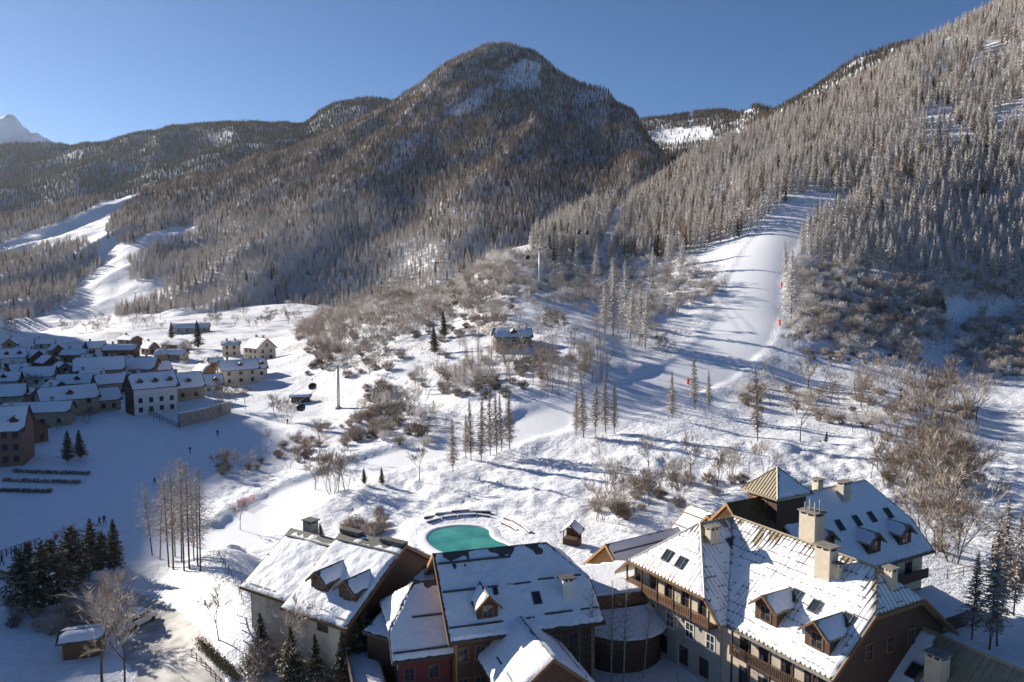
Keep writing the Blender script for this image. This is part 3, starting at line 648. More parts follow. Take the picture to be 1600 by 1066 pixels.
def barge(parent, a, b, depth=0.35, mat='wood', th=0.08):
    a = Vector(a); b = Vector(b); d = (b - a); d.z = 0
    sd = Vector((-d.y, d.x, 0)).normalized() if d.length > 1e-4 else Vector((1, 0, 0))
    return a, b
def trim(parent, a, b, out, mat='wood', dn=0.32, th=0.09, name='barge_board'):
    a = Vector(a); b = Vector(b); out = Vector(out).normalized(); u = Vector((0, 0, 1))
    return MB().prism([a + u * .05 + out * .004, b + u * .05 + out * .004, b - u * dn + out * .004, a - u * dn + out * .004], out * th).build(name, mat, parent)

GZ = -2.5
# ---- main wing of the hotel (ridge runs towards the lower right, half hip at its end)
fM = Fr(34.37, 68.35, -60)
hm = root('hotel_building', fM.p(-10, 0, GZ), 'long hotel wing with seamed snowy roof, two dormers and half-hipped gable end', 'hotel')
WM, EM, RM = 17.8, 7.0, 14.2
fa = gable_roof_faces(fM, -20.4, 0, WM, EM, RM, None, (0.6, 2.5))
# where the side wing meets it the front plane is cut along a valley
z_ = lambda s: EM + (RM - EM) * s
front = [fM.p(-12.2, -WM / 2, EM), fM.p(0, -WM / 2, EM), fM.p(0, -WM / 2 * .4, z_(.6)), fM.p(-2.5, 0, RM), fM.p(-20.3, 0, RM)]
fa['near'] = front
sno = {'near': (0.085, 0.11, None), 'back': (.06, .08, None), 'end1': (0.035, 0.06, None)}
for k, q in fa.items():
    r_ = roof_slab(hm, q, 'metal_roof', .24); seams(r_, q, .52)
    cleats(r_, q, seed=len(k), gs=.95, h=.17)
    snow_cover(r_, q, sno[k][0], sno[k][1], .32, 5, 2.2, bare=(.09, .6))
gable_walls(hm, fM, -20.4, 0, WM, EM, RM, GZ, 'plaster', 'wood_dark', 1.0, None, (0.6, 2.5))
trim(hm, front[1], front[2], fM.l); trim(hm, fM.p(0, WM / 2, EM), fM.p(0, WM / 2 * .4, z_(.6)), fM.l); trim(hm, front[2], fM.p(0, WM / 2 * .4, z_(.6)), fM.l)
trim(hm, front[0], front[1], -fM.w, 'slate_light', .2, .12, 'gutter')
MB().tube(fM.p(-20, 0, RM + .03), fM.p(-2.5, 0, RM + .03), .12, .12, 6).build('ridge_cap', 'metal_seam', hm)
dormer(hm, front, 1196, 975, 2.6, 1.75, 40, seed=3); dormer(hm, front, 1276, 1018, 2.6, 1.75, 40, seed=5)
for a in ((1243, 932), (1274, 949), (1323, 970)): sky_at(hm, front, *a)
c = on_plane(front, 1290, 898); chimney(hm, c.x, c.y, c.z - .8, c.z + 2.5, 1.7, 1.2, -60)
c = on_plane(front, 1308, 902); chimney(hm, c.x, c.y, c.z - .6, c.z + 1.0, .7, .6, -60)
c = on_plane(front, 1270, 848); chimney(hm, c.x + .2, c.y + .9, c.z - 1.6, c.z + 2.6, 1.9, 1.5, -60, fl=6)
c = on_plane(fa['end1'], 1391, 916); chimney(hm, c.x, c.y, c.z - .6, c.z + 1.4, .8, .8, -60)
nw = -fM.w; wx = -WM / 2 + 1.0
for l in (-10.6, -8.2, -5.6, -3.0, -1.6):
    window(hm, fM.p(l, wx, 5.55), nw, 1.0, 2.0, 'wood_dark', True); window(hm, fM.p(l, wx, 2.3), nw, 1.0, 1.6, 'wood_dark', True); window(hm, fM.p(l, wx, -.7), nw, 1.0, 1.6, 'wood_dark', True)
for l in (-11.6, -9.4, -6.9, -4.3, -2.2): MB().tube(fM.p(l, -WM / 2 + .35, GZ), fM.p(l, -WM / 2 + .35, 7.0), .11, .11, 6).build('post', 'wood_dark', hm)
bl = fM.box(MB(), -11.8, -1.2, -WM / 2 + .2, -WM / 2 + .98, 4.2, 4.4).build('balcony', 'wood_dark', hm)
mb = MB(); fM.box(mb, -11.8, -1.2, -WM / 2 + .2, -WM / 2 + .27, 5.25, 5.35)
for k in range(44): fM.box(mb, -11.8 + k * .243, -11.66 + k * .243, -WM / 2 + .21, -WM / 2 + .26, 4.4, 5.25)
mb.build('railing', 'wood_dark', bl)
for w_, z in ((-3, 9.3), (0, 9.3), (3, 9.3)): window(hm, fM.p(-.86, w_, z - 1.6), fM.l, .9, 1.3, 'wood', True)

# ---- side wing: half-hipped gable with the wooden balcony towards the left
fL = Fr(15.87, 81.05, 30)
hl = root('hotel_building', fL.p(6, 0, GZ), 'hotel wing with half-hipped snowy roof above a long wooden balcony', 'hotel')
WL, EL, RL, HH = 16.6, 7.0, 14.2, (0.28, 4.9)
zl = lambda s: EL + (RL - EL) * s
fl_ = gable_roof_faces(fL, 0, 9.6, WL, EL, RL, HH, None)
vx = 0.9
fl_['near'] = [fL.p(0, -WL / 2, EL), fL.p(vx, -WL / 2, EL), fL.p(9.6, 0, RL), fL.p(HH[1], 0, RL), fL.p(0, -WL / 2 * (1 - HH[0]), zl(HH[0]))]
for k, q in fl_.items():
    r_ = roof_slab(hl, q, 'metal_roof', .24); seams(r_, q, .52)
    cleats(r_, q, seed=3 + len(k), gs=1.1, prob=.5, h=.16)
    snow_cover(r_, q, .055 if k == 'end0' else .07, .06 if k == 'end0' else .10, .32, 11, 2.0, bare=(.10, .6))
gable_walls(hl, fL, 0, 9.6, WL, EL, RL, GZ, 'plaster_grey', 'plaster_grey', 1.6, HH, None)
A, B = fL.p(0, -WL / 2 * (1 - HH[0]), zl(HH[0])), fL.p(0, WL / 2 * (1 - HH[0]), zl(HH[0]))
trim(hl, A, B, -fL.l, 'wood', .2, .14, 'gutter'); trim(hl, fL.p(0, -WL / 2, EL), A, -fL.l); trim(hl, fL.p(0, WL / 2, EL), B, -fL.l)
for q in (A, B): MB().tube(q + Vector((0, 0, .05)), fL.p(HH[1], 0, RL + .05), .1, .1, 6).build('hip_cap', 'frame_white', hl)
sky_at(hl, fl_['end0'], 1043.5, 869); sky_at(hl, fl_['end0'], 1064.5, 880); sky_at(hl, fl_['near'], 1174, 902); sky_at(hl, fl_['near'], 1143, 851)
c = on_plane(fl_['near'], 1113, 846); chimney(hl, c.x, c.y, c.z - .7, c.z + 1.3, 1.3, .8, 30)
go = -fL.l; gx = 1.48
bl = fL.box(MB(), .25, 1.46, -6.4, 6.6, 5.9, 6.1).build('balcony', 'wood_dark', hl)
mb = MB(); fL.box(mb, .26, .34, -6.4, 6.6, 6.95, 7.05); fL.box(mb, .27, .33, -6.4, 6.6, 6.12, 6.2)
for k in range(52): fL.box(mb, .28, .32, -6.4 + k * .25, -6.26 + k * .25, 6.2, 6.95)
mb.build('railing', 'wood', bl)
for k in range(6): MB().tube(fL.p(.3, -6.3 + k * 2.56, 5.6), fL.p(.3, -6.3 + k * 2.56, 8.9), .10, .10, 6).build('post', 'wood_dark', hl)
for k in range(5):
    cw = -5.0 + k * 2.56
    fL.box(MB(), 1.42, 1.476, cw - 1.15, cw + .15, 6.1, 8.5).build('balcony_panel', 'cream', hl)
    window(hl, fL.p(gx, cw + .65, 7.2), go, .75, 1.9, 'wood_dark', True)
for cw in (-5.4, -2.4, .6, 3.6): window(hl, fL.p(gx, cw, 4.0), go, 1.05, 1.5)
for cw in (-4.6, -1.6, 1.6): window(hl, fL.p(gx, cw, 1.0), go, 1.0, 1.6, 'wood_dark')

# ---- copper gable and square tower behind the ridge
fC = Fr(24.2, 88.1, 30)
hc = root('hotel_building', fC.p(2, 0, 6), 'dark copper gabled roof with light wooden barge boards beside the tower', 'roof wing')
fc = gable_roof_faces(fC, 0, 5.5, 8.4, 10.8, 15.0)
for k, q in fc.items():
    r_ = roof_slab(hc, q, 'copper_roof', .2); seams(r_, q, .5, .05, .04, 'copper_roof')
    if k == 'back': snow_cover(r_, q, .04, .08, .5, 3)
gable_walls(hc, fC, 0, 5.5, 8.4, 10.8, 15.0, 6.0, 'wood', 'wood_light', .7)
for sg in (-1, 1): trim(hc, fC.p(0, sg * 4.2, 10.8), fC.p(0, 0, 15.0), -fC.l, 'wood_light', .3, .12)
fT = Fr(30.85, 91.4, -62)
ht = root('tower', fT.p(0, 0, 4), 'square wooden tower with a pyramid roof, left side bare golden metal', 'tower')
a = 2.85; Et, Rt = 15.5, 18.3
fT.box(MB(), -a + .55, a - .55, -a + .55, a - .55, 4, Et + .2).build('wall', 'wood_dark', ht)
cs = [fT.p(-a, -a, Et), fT.p(a, -a, Et), fT.p(a, a, Et), fT.p(-a, a, Et)]; ap = fT.p(0, 0, Rt)
for k in range(4):
    q = [cs[k], cs[(k + 1) % 4], ap]; r_ = roof_slab(ht, q, 'metal_roof', .14); seams(r_, q, .42, .06, .05)
    if k: snow_cover(r_, q, .07, .03, .4, k)
    MB().tube(cs[k] + Vector((0, 0, .04)), ap + Vector((0, 0, .04)), .07, .07, 6).build('hip_cap', 'metal_seam', ht)
    n_ = (cs[(k + 1) % 4] - cs[k]).cross(Vector((0, 0, 1))); trim(ht, cs[k], cs[(k + 1) % 4], n_, 'metal_seam', .16, .08, 'gutter')
window(ht, fT.p(-.3, -a + .55, 14.4), -fT.w, 1.8, .8, 'wood_light')
fT.box(MB(), -9, -2.5, -3.2, 2.6, 8.8, 9.0).build('flat_roof', 'slate', ht)

# ---- rear wing on the right
fG = Fr(51.6, 95.0, 30)
WG, EG, RG = 15.0, 7.0, 14.6
hg = root('hotel_building', fG.p(-8, 7.5, -2), 'rear hotel wing in shade with three gabled dormers and a balcony', 'hotel')
fG.o = fG.o + fG.w * (WG / 2)
fg = gable_roof_faces(fG, -21, 0, WG, EG, RG, None, (0.42, 3.4))
for k, q in fg.items():
    r_ = roof_slab(hg, q, 'metal_roof', .24); seams(r_, q, .5, .06); snow_cover(r_, q, .09, .05, .45, 21, 3)
gable_walls(hg, fG, -21, 0, WG, EG, RG, -2, 'cream', 'cream', 1.0, None, (0.42, 3.4))
trim(hg, fg['near'][0], fg['near'][1], -fG.w, 'slate', .2, .12, 'gutter')
for a in ((1293, 864, 2), (1366, 866, 3), (1414, 852, 4)): dormer(hg, fg['near'], a[0], a[1], 2.3, 1.6, 42, seed=a[2] * 7)
for a in ((1311, 822), (1338, 815), (1361, 809), (1387, 803)): sky_at(hg, fg['near'], *a, wd=.7, ht=1.2)
c = on_plane(fg['near'], 1318, 779); chimney(hg, c.x, c.y, c.z - .8, c.z + 1.8, 1.4, 1.0, 30)
q = fG.p(-18.6, .4, RG); chimney(hg, q.x, q.y, RG - 1, RG + 1.5, 2.6, 1.4, 30, cap='slate'); q = fG.p(-12, .3, RG); chimney(hg, q.x, q.y, RG - 1, RG + .8, .9, .9, 30)
bl = fG.box(MB(), -7.6, -1.4, -WG / 2 - .2, -WG / 2 + .98, 4.0, 4.2).build('balcony', 'wood_dark', hg)
fG.box(MB(), -7.6, -1.4, -WG / 2 - .2, -WG / 2 - .12, 4.2, 5.2).build('railing', 'wood_dark', bl)
for l in (-6.6, -3.6): window(hg, fG.p(l, -WG / 2 + 1, 5.4), -fG.w, 1.1, 2.0, 'wood_dark')
q = [fG.p(-6.5, -WG / 2 - 4.6, 1.2), fG.p(1.0, -WG / 2 - 4.6, 1.2), fG.p(1.0, -WG / 2 + .9, 2.2), fG.p(-6.5, -WG / 2 + .9, 2.2)]
r_ = roof_slab(hg, q, 'slate', .25, 'terrace_roof'); snow_cover(r_, q, .2, .05, .6, 8)
fG.box(MB(), -6, .6, -WG / 2 - 4.2, -WG / 2 + .95, -2, 1.0).build('annex_wall', 'wood_dark', hg)

# ---- building in the lower right corner
fK = Fr(36.61, 74.32, -62)
hk = root('hotel_building', fK.p(6, -3, GZ), 'low building in the corner, half bare beige metal roof with a square chimney', 'hotel')
fk = gable_roof_faces(fK, 0, 20, 15, 1.9, 8.0)
for k, q in fk.items():
    r_ = roof_slab(hk, q, 'metal_roof', .24); seams(r_, q, .62, .09, .06); 
    o_, e_, s_, n_ = face_frame(q)
    if k == 'near':
        # snow is left on the upper-left part only; the sunny part has slid bare
        qq = [q[0], fK.p(6.2, -7.5, 1.9), fK.p(4.6, 0, 8.0), q[3] if len(q) > 3 else q[-1]]
        snow_cover(r_, qq, .075, .06, .35, 13, 2)
        q2 = [fK.p(6.2, -7.5, 1.9), fK.p(20, -7.5, 1.9), fK.p(20, -4.4, 4.4), fK.p(9.0, -2.2, 6.2), fK.p(5.2, -2.2, 6.2)]
        snow_cover(r_, q2, .05, .10, .35, 17, 2, bare=(.12, .3))
gable_walls(hk, fK, 0, 20, 15, 1.9, 8.0, GZ, 'cream', 'wood_dark', .8)
MB().tube(fK.p(0, 0, 8.05), fK.p(20, 0, 8.05), .16, .16, 6).build('ridge_cap', 'metal_seam', hk)
sky_at(hk, fk['near'], 1371, 1019, wd=.9, ht=1.3); sky_at(hk, fk['near'], 1429, 1050, wd=.9, ht=1.3)
c = on_plane(fk['near'], 1463, 1066); chimney(hk, c.x, c.y, c.z - .6, c.z + 2.3, 1.5, 1.3, -62)

# ---- central building
fB = Fr(-8.1, 80.3, 16.5)
hb = root('hotel_building', fB.p(8, 0, -2), 'central hotel building, wide shaded roof with one small dormer and white chimney', 'hotel')
WB, EB, RB, HB = 15.6, 6.0, 12.0, (0.47, 3.65)
fb = gable_roof_faces(fB, 0, 15.9, WB, EB, RB, None, HB)
for k, q in fb.items():
    r_ = roof_slab(hb, q, 'slate', .3); snow_cover(r_, q, .13, .13, .26, 41, 1.6, bare=(.15, .35))
    if k == 'near':
        guard(r_, q, .14, .01, .55); guard(r_, q, .16, .62, .98); guard(r_, q, .53, .01, .62); guard(r_, q, .55, .66, .97); guard(r_, q, .86, .02, .6, 'slate')
gable_walls(hb, fB, 0, 15.9, WB, EB, RB, -2.5, 'wood_dark', 'wood_light', .9, None, HB)
trim(hb, fB.p(0, -WB / 2, EB), fB.p(0, 0, RB), -fB.l, 'wood', .4, .12); trim(hb, fB.p(0, WB / 2, EB), fB.p(0, 0, RB), -fB.l, 'wood_light', .4, .12)
trim(hb, fb['near'][0], fb['near'][1], -fB.w, 'wood_dark', .25, .12, 'gutter')
dormer(hb, fb['near'], 762, 968, 2.1, 1.5, 46, 'slate', 'wood_dark', seed=51)
sky_at(hb, fb['near'], 838, 936, wd=.7, ht=1.2); sky_at(hb, fb['near'], 773.5, 924, wd=.3, ht=.8)
c = on_plane(fb['near'], 886, 932); chimney(hb, c.x, c.y, c.z - .8, c.z + 1.7, 1.2, 1.0, 16, 'white_wall', 'slate')
for l in (1.5, 3.2, 5.0, 11, 12.8): window(hb, fB.p(l, -WB / 2 + .9, 4.2), -fB.w, .9, 1.3, 'wood'); window(hb, fB.p(l, -WB / 2 + .9, 1.0), -fB.w, .9, 1.5, 'wood')
# ---- porch gable in front of it
fD = Fr(1.3, 74.6, -72)
hd = root('entrance_porch', fD.p(5, 0, -2), 'snow-covered gabled porch roof projecting in front of the central building', 'porch')
fd = gable_roof_faces(fD, -2.0, 7.6, 9.0, 3.6, 7.2)
for k, q in fd.items():
    r_ = roof_slab(hd, q, 'slate', .25); snow_cover(r_, q, .18, .07, .4, 61, 1.5); guard(r_, q, .3)
gable_walls(hd, fD, -2.0, 7.6, 9.0, 3.6, 7.2, -2.5, 'wood_dark', 'wood_dark', .8)
for sg in (-1, 1): trim(hd, fD.p(7.6, sg * 4.5, 3.6), fD.p(7.6, 0, 7.2), fD.l, 'wood', .3, .1)
for w_ in (-1.2, 1.2): window(hd, fD.p(6.93, w_, 2.2), fD.l, 1.2, 1.8, 'wood')
# ---- middle wing left of it
fW = Fr(-11.4, 72.87, 16.5); fW.o = fW.o + fW.w * 6.0
hw = root('hotel_building', fW.p(3, 0, -3), 'narrow hotel wing with half-hipped roof, sunlit left hip and maroon wall', 'hotel')
fw = gable_roof_faces(fW, 0, 6.6, 12.0, 4.0, 9.3, (0.38, 3.1), None)
for k, q in fw.items():
    r_ = roof_slab(hw, q, 'slate', .28); snow_cover(r_, q, .10, .08, .32, 71, 1.4, bare=(.16, .6))
    if k == 'near': guard(r_, q, .10); guard(r_, q, .52, .3, .95)
gable_walls(hw, fW, 0, 6.6, 12.0, 4.0, 9.3, -3, 'maroon', 'wood_dark', .8, (0.38, 3.1), None)
trim(hw, fw['near'][0], fw['near'][1], -fW.w, 'wood_dark', .25, .12, 'gutter')
for l in (1.8, 4.2): window(hw, fW.p(l, -5.2, 2.2), -fW.w, .9, 1.2, 'wood')
fW.box(MB(), -3.6, -.4, -13, 3, 1.2, 1.5).build('terrace', 'slate_light', hw)
q = [fW.p(-3.5, -12.9, 1.53), fW.p(-.5, -12.9, 1.53), fW.p(-.5, 2.9, 1.53), fW.p(-3.5, 2.9, 1.53)]; snow_cover(hw, q, .05, .08, .4, 5)
fW.box(MB(), -3.68, -3.6, -13, 3, 1.5, 2.5).build('terrace_railing', 'wood_dark', hw)
fW.box(MB(), -3.3, -.9, -12.5, 2.6, -3, 1.2).build('terrace_wall', 'maroon', hw)

# ---- chalet on the left: two roofs side by side
fA = Fr(-11.7, 85.8, -33)
ha = root('chalet', fA.p(-8, 0, -3.5), 'large chalet with thick snow on two stepped roofs and twin dormers', 'chalet')
for nm, l0, l1, W, E, R, dz, b_ in (('r', -9.6, 0, 18.8, 5.0, 11.0, 0, .22), ('l', -18.2, -9.0, 15.4, 4.9, 9.7, 0, .18)):
    f2 = fA if nm == 'r' else Fr(*(fA.p(0, -.2, 0)[:2]), -33)
    q_ = gable_roof_faces(f2, l0, l1, W, E, R)
    for k, q in q_.items():
        r_ = roof_slab(ha, q, 'slate', .3); snow_cover(r_, q, .20, .16, .35, 81 + len(nm) + int(W), 1.3, bare=(b_ + .06, .72))
        if k == 'near': guard(r_, q, .52, .02, .35); guard(r_, q, .87, .03, .97); guard(r_, q, .07)
    gable_walls(ha, f2, l0, l1, W, E, R, -3.5, 'plaster_grey', 'wood_dark', .9)
    trim(ha, q_['near'][0], q_['near'][1], -f2.w, 'wood_dark', .25, .12, 'gutter')
    if nm == 'r':
        A1 = q_['near']
        for sg in (-1, 1): trim(ha, f2.p(0, sg * W / 2, E), f2.p(0, 0, R), f2.l, 'wood', .35, .12)
        for l in (-8.6, -7.8, -4.6, -3.8, -1.2): window(ha, f2.p(l, -W / 2 + .9, 3.9), -f2.w, .55, .9, 'wood_dark')
        f2.box(MB(), -9.6, -6.6, -.5, .5, R - .2, R + .22).build('ridge_slab', 'slate', ha); f2.box(MB(), -3.4, -.1, -.5, .5, R - .2, R + .2).build('ridge_slab', 'slate', ha)
    else:
        c = f2.p(-15.6, .8, R); chimney(ha, c.x, c.y, R - 1.2, R + .9, 1.5, 1.1, -33, 'stone', 'slate')
dormer(ha, A1, 499, 925, 2.5, 1.35, 40, 'slate', 'wood_dark', seed=91); dormer(ha, A1, 543, 940, 2.5, 1.35, 40, 'slate', 'wood_dark', seed=93)
# low roof between chalet and central building
fE = Fr(-11.6, 84.5, -33)
he = root('annex', fE.p(2, -2, -3), 'low dark lean-to roof with snow streaks between chalet and central building', 'annex')
q = [fE.p(.3, -7.2, 4.6), fE.p(6.6, -7.2, 4.6), fE.p(6.6, 3.0, 8.3), fE.p(.3, 3.0, 8.3)]
r_ = roof_slab(he, q, 'slate', .25); snow_cover(r_, q, .07, .14, .35, 33, 1.0); guard(r_, q, .5); guard(r_, q, .75)
fE.box(MB(), .5, 6.0, -6.6, 2.6, -3, 4.3).build('wall', 'wood_dark', he)
# ---- flat connecting roofs between the central building and the balcony wing
fF = Fr(7.5, 85.0, 16.5)
hf = root('connecting_wing', fF.p(3, 0, -2), 'flat snow-covered connecting roof with brown timber wall', 'connecting wing')
fF.box(MB(), -.8, 8.6, -2.2, 6.4, -2.5, 6.0).build('wall', 'wood', hf)
fF.box(MB(), -1.1, 8.6, -2.4, 6.6, 6.0, 6.2).build('roof', 'slate', hf)
q = [fF.p(-1.0, -2.3, 6.21), fF.p(8.5, -2.3, 6.21), fF.p(8.5, 6.5, 6.21), fF.p(-1.0, 6.5, 6.21)]; snow_cover(hf, q, .22, .06, .5, 3)
mb = MB(); n = 10; c0 = fF.p(4.0, -2.25, 0); pts = []
for k in range(n + 1):
    a = R_(180 + 180 * k / n); pts.append((4.9 * math.cos(a), 4.6 * math.sin(a)))
ar = root('curved_annex', c0 + Vector((0, 0, -2)), 'low rounded annex roof under snow beside the balcony wing', 'annex')
top = c0 + Vector((0, 0, 4.6)); vs = [top + fF.l * (-3.9), top + fF.l * 3.9] ; 
low = [c0 + fF.l * x + fF.w * y + Vector((0, 0, 3.1)) for x, y in pts]; up_ = [c0 + fF.l * (x * .62) + fF.w * (y * .12) + Vector((0, 0, 4.7)) for x, y in pts]
mb.add(low + up_, [(k, k + 1, n + 2 + k, n + 1 + k) for k in range(n)]); mb.build('roof', 'slate', ar)
sb = MB(); d_ = Vector((0, 0, .16)); sb.add([p + d_ * (.6) for p in low] + [p + d_ * .8 for p in up_], [(k, k + 1, n + 2 + k, n + 1 + k) for k in range(n)]); sb.add([p - Vector((0, 0, .05)) for p in low] + [p + d_ * .6 for p in low], [(k, k + 1, n + 2 + k, n + 1 + k) for k in range(n)]); sb.build('snow_cover', 'snow_roof', ar, True)
wl = [c0 + fF.l * (x * .88) + fF.w * (y * .86) + Vector((0, 0, -2.5)) for x, y in pts]
MB().add(wl + [p + Vector((0, 0, 5.7)) for p in wl], [(k, k + 1, n + 2 + k, n + 1 + k) for k in range(n)]).build('wall', 'wood_dark', ar)
# ---- small gabled annexes behind
for (x, y, dg, L, W, E, R, lab, sm) in ((11.7, 97.4, 33, 12.5, 8.6, 3.2, 7.0, 'small annex with orange wooden gable and long dark snowy roof', .10),
                                     (27.2, 103.2, -60, 5.5, 9.0, 5.0, 9.0, 'small white-roofed annex behind the long hotel wings', .14),
                                     (24.6, 98.4, 30, 6.0, 6.0, 7.4, 10.4, 'little gabled roof tucked left of the copper gable', .06)):
    f2 = Fr(x, y, dg); l0 = 0 if dg > 0 else -L; l1 = L if dg > 0 else 0
    h2 = root('annex', f2.p((l0 + l1) / 2, 0, -1), lab, 'annex')
    for k, q in gable_roof_faces(f2, l0, l1, W, E, R).items():
        r_ = roof_slab(h2, q, 'slate' if sm != .06 else 'metal_roof', .2); snow_cover(r_, q, sm, .06, .45, int(x * 3), 1.5)
        if k == 'near': guard(r_, q, .4); guard(r_, q, .75)
    gable_walls(h2, f2, l0, l1, W, E, R, -1.5, 'wood', 'wood_light', .7)
    for sg in (-1, 1): trim(h2, f2.p(l0, sg * W / 2, E), f2.p(l0, 0, R), -f2.l, 'wood_light', .35, .12)

# ------------------------------------------------------------------ trees: mesh makers (all real branches, shared between copies)
rnd = random.Random(11)
_bl = random.Random(3)
def blade(V, Fc, a, b, wd, up=None):
    """thin tapered branch a->b as two crossed-free triangles"""
    d = (b - a).normalized(); s = d.orthogonal().normalized(); t = _bl.uniform(0, 6.283)
    s = (s * math.cos(t) + d.cross(s) * math.sin(t)) * wd
    n = len(V); V += [a - s, a + s, b]; Fc.append((n, n + 1, n + 2))
def larch(name, h=15.0, r=2.6, nb=110, tw=5, seed=0, mats=('bark', 'larch_frost'), fill=1.0, z0=0.12, droop=0.18, wdt=0.10):
    """conical bare conifer: (trunk mesh, crown mesh)"""
    g = random.Random(seed); tr = MB(); lean = (g.uniform(-.02, .02) * h, g.uniform(-.02, .02) * h)
    tr.tube((0, 0, -1.2), (lean[0] * .5, lean[1] * .5, h * .5), h * .0085, h * .006, 5, False); tr.tube((lean[0] * .5, lean[1] * .5, h * .5), (lean[0], lean[1], h), h * .006, .01, 5, False)
    V, Fc = [], []
    for i in range(nb):
        t = (i + g.random()) / nb; z = h * (z0 + (0.985 - z0) * t ** 0.92); k = z / h
        prof = min(1.0, (k - z0 * .6) * 5.0) * (1 - k) ** 0.85 * 1.25 + .03
        L = r * prof * g.uniform(.55, 1.15); a = i * 2.399 + g.uniform(-.5, .5)
        p = Vector((lean[0] * k, lean[1] * k, z)); d = Vector((math.cos(a), math.sin(a), 0)); e = p + d * L + Vector((0, 0, -L * droop + L * g.uniform(-.1, .16)))
        blade(V, Fc, p, e, wdt * .55)
        sd = d.cross(Vector((0, 0, 1)))
        for j in range(tw):
            f = (j + .6) / tw; q = p.lerp(e, f); l = L * .42 * (1.15 - f * .6) * g.uniform(.6, 1.2); sg = -1 if j % 2 else 1
            blade(V, Fc, q, q + sd * (sg * l) + d * (l * .6) + Vector((0, 0, g.uniform(-.55, .15) * l)), wdt * fill)
    c = mesh(name + '_crown', V, Fc); tm = tr.mesh(name + '_trunk')
    tm.materials.append(M[mats[0]]); c.materials.append(M[mats[1]])
    return tm, c
def joined(name, tm, c):
    V = [v.co.copy() for v in tm.vertices] + [v.co.copy() for v in c.vertices]; n = len(tm.vertices)
    Fc = [tuple(p.vertices) for p in tm.polygons] + [tuple(i + n for i in p.vertices) for p in c.polygons]
    me = mesh(name, V, Fc); me.materials.append(tm.materials[0]); me.materials.append(c.materials[0])
    mi = np.ones(len(Fc), np.int32); mi[:len(tm.polygons)] = 0; me.polygons.foreach_set('material_index', mi)
    return me
def spruce(name, h=10.0, r=2.4, nb=150, seed=0, mat='needles'):
    return larch(name, h, r, nb, 7, seed, ('bark', mat), 1.5, 0.05, 0.30, 0.13)
def bare(name, h=9.0, seed=0, stems=1, spread=0.5, mats=('bark', 'twig'), lev=4, dens=1.0, narrow=0.0, tw=0.022):
    """leafless broadleaf tree: trunk and limbs in one mesh, twigs of the crown in another"""
    g = random.Random(seed); tr = MB(); V, Fc = [], []
    def grow(p, d, L, r, lv):
        n = 2 if lv > 1 else 1; q = p
        for k in range(n):
            d2 = (d + Vector((g.uniform(-.13, .13), g.uniform(-.13, .13), .05))).normalized(); e = q + d2 * (L / n)
            ra, rb = r * (1 - .28 * k), r * (1 - .28 * (k + 1))
            if lv >= lev - 1: tr.tube(q, e, ra, rb, 5, False)
            elif lv >= 1:
                tr2 = V; s = d2.orthogonal().normalized() * ra; s2 = d2.cross(s).normalized() * ra; nn_ = len(V)
                V.extend([q - s, q + s * .5 + s2 * .87, q + s * .5 - s2 * .87, e]); Fc.extend([(nn_, nn_ + 1, nn_ + 3), (nn_ + 1, nn_ + 2, nn_ + 3), (nn_ + 2, nn_, nn_ + 3)])
            else: blade(V, Fc, q, e, max(tw, ra))
            q = e; d = d2
        if lv == 0: return
        nc = int((3 if lv == lev else 5 if lv > 1 else 9) * dens + g.random() * .8)
        for k in range(nc):
            f = g.uniform(.35, 1.0) if k else 1.0; base = p.lerp(q, f); a = g.uniform(0, 6.283); an = g.uniform(.35, .85) * (1 - narrow)
            o = d.orthogonal().normalized(); o2 = d.cross(o); nd = (d * math.cos(an) + (o * math.cos(a) + o2 * math.sin(a)) * math.sin(an)); nd.z += .12 + narrow * .5; nd.normalize()
            grow(base, nd, L * g.uniform(.5, .75), r * .5, lv - 1)
    for s in range(stems):
        a = 6.283 * s / stems + g.uniform(-.4, .4); k = spread if stems > 1 else .06
        grow(Vector((.15 * math.cos(a), .15 * math.sin(a), -.5)) * (1 if stems > 1 else .2) + Vector((0, 0, -.4)), Vector((k * math.cos(a), k * math.sin(a), 1)).normalized(), h * .42, h * .010 / math.sqrt(stems) + .02, lev)
    zt = max(v[2] for v in V) if V else h; sc = h / max(zt, .1)
    V = [Vector(v) * sc for v in V]; tr.v = [tuple(Vector(v) * sc) for v in tr.v]
    tm = tr.mesh(name + '_trunk'); c = mesh(name + '_crown', V, Fc); tm.materials.append(M[mats[0]]); c.materials.append(M[mats[1]])
    return tm, c
def bush(name, h=2.5, r=1.8, n=60, seed=0, mat='twig'):
    g = random.Random(seed); V, Fc = [], []
    for i in range(n):
        a = g.uniform(0, 6.283); k = math.sqrt(g.random()); e = Vector((r * k * math.cos(a), r * k * math.sin(a), h * g.uniform(.55, 1.0) * (1 - .45 * k * k)))
        p = Vector((e.x * .25, e.y * .25, -.25)); m_ = p.lerp(e, .5) + Vector((0, 0, h * .08))
        blade(V, Fc, p, m_ + (m_ - p) * .3, .045); blade(V, Fc, m_, e, .035)
        for j in range(7):
            q = m_.lerp(e, g.random()); blade(V, Fc, q, q + Vector((g.uniform(-1, 1), g.uniform(-1, 1), g.uniform(-.1, .9))) * (h * .20), .032)
    me = mesh(name, V, Fc); me.materials.append(M[mat]); return me
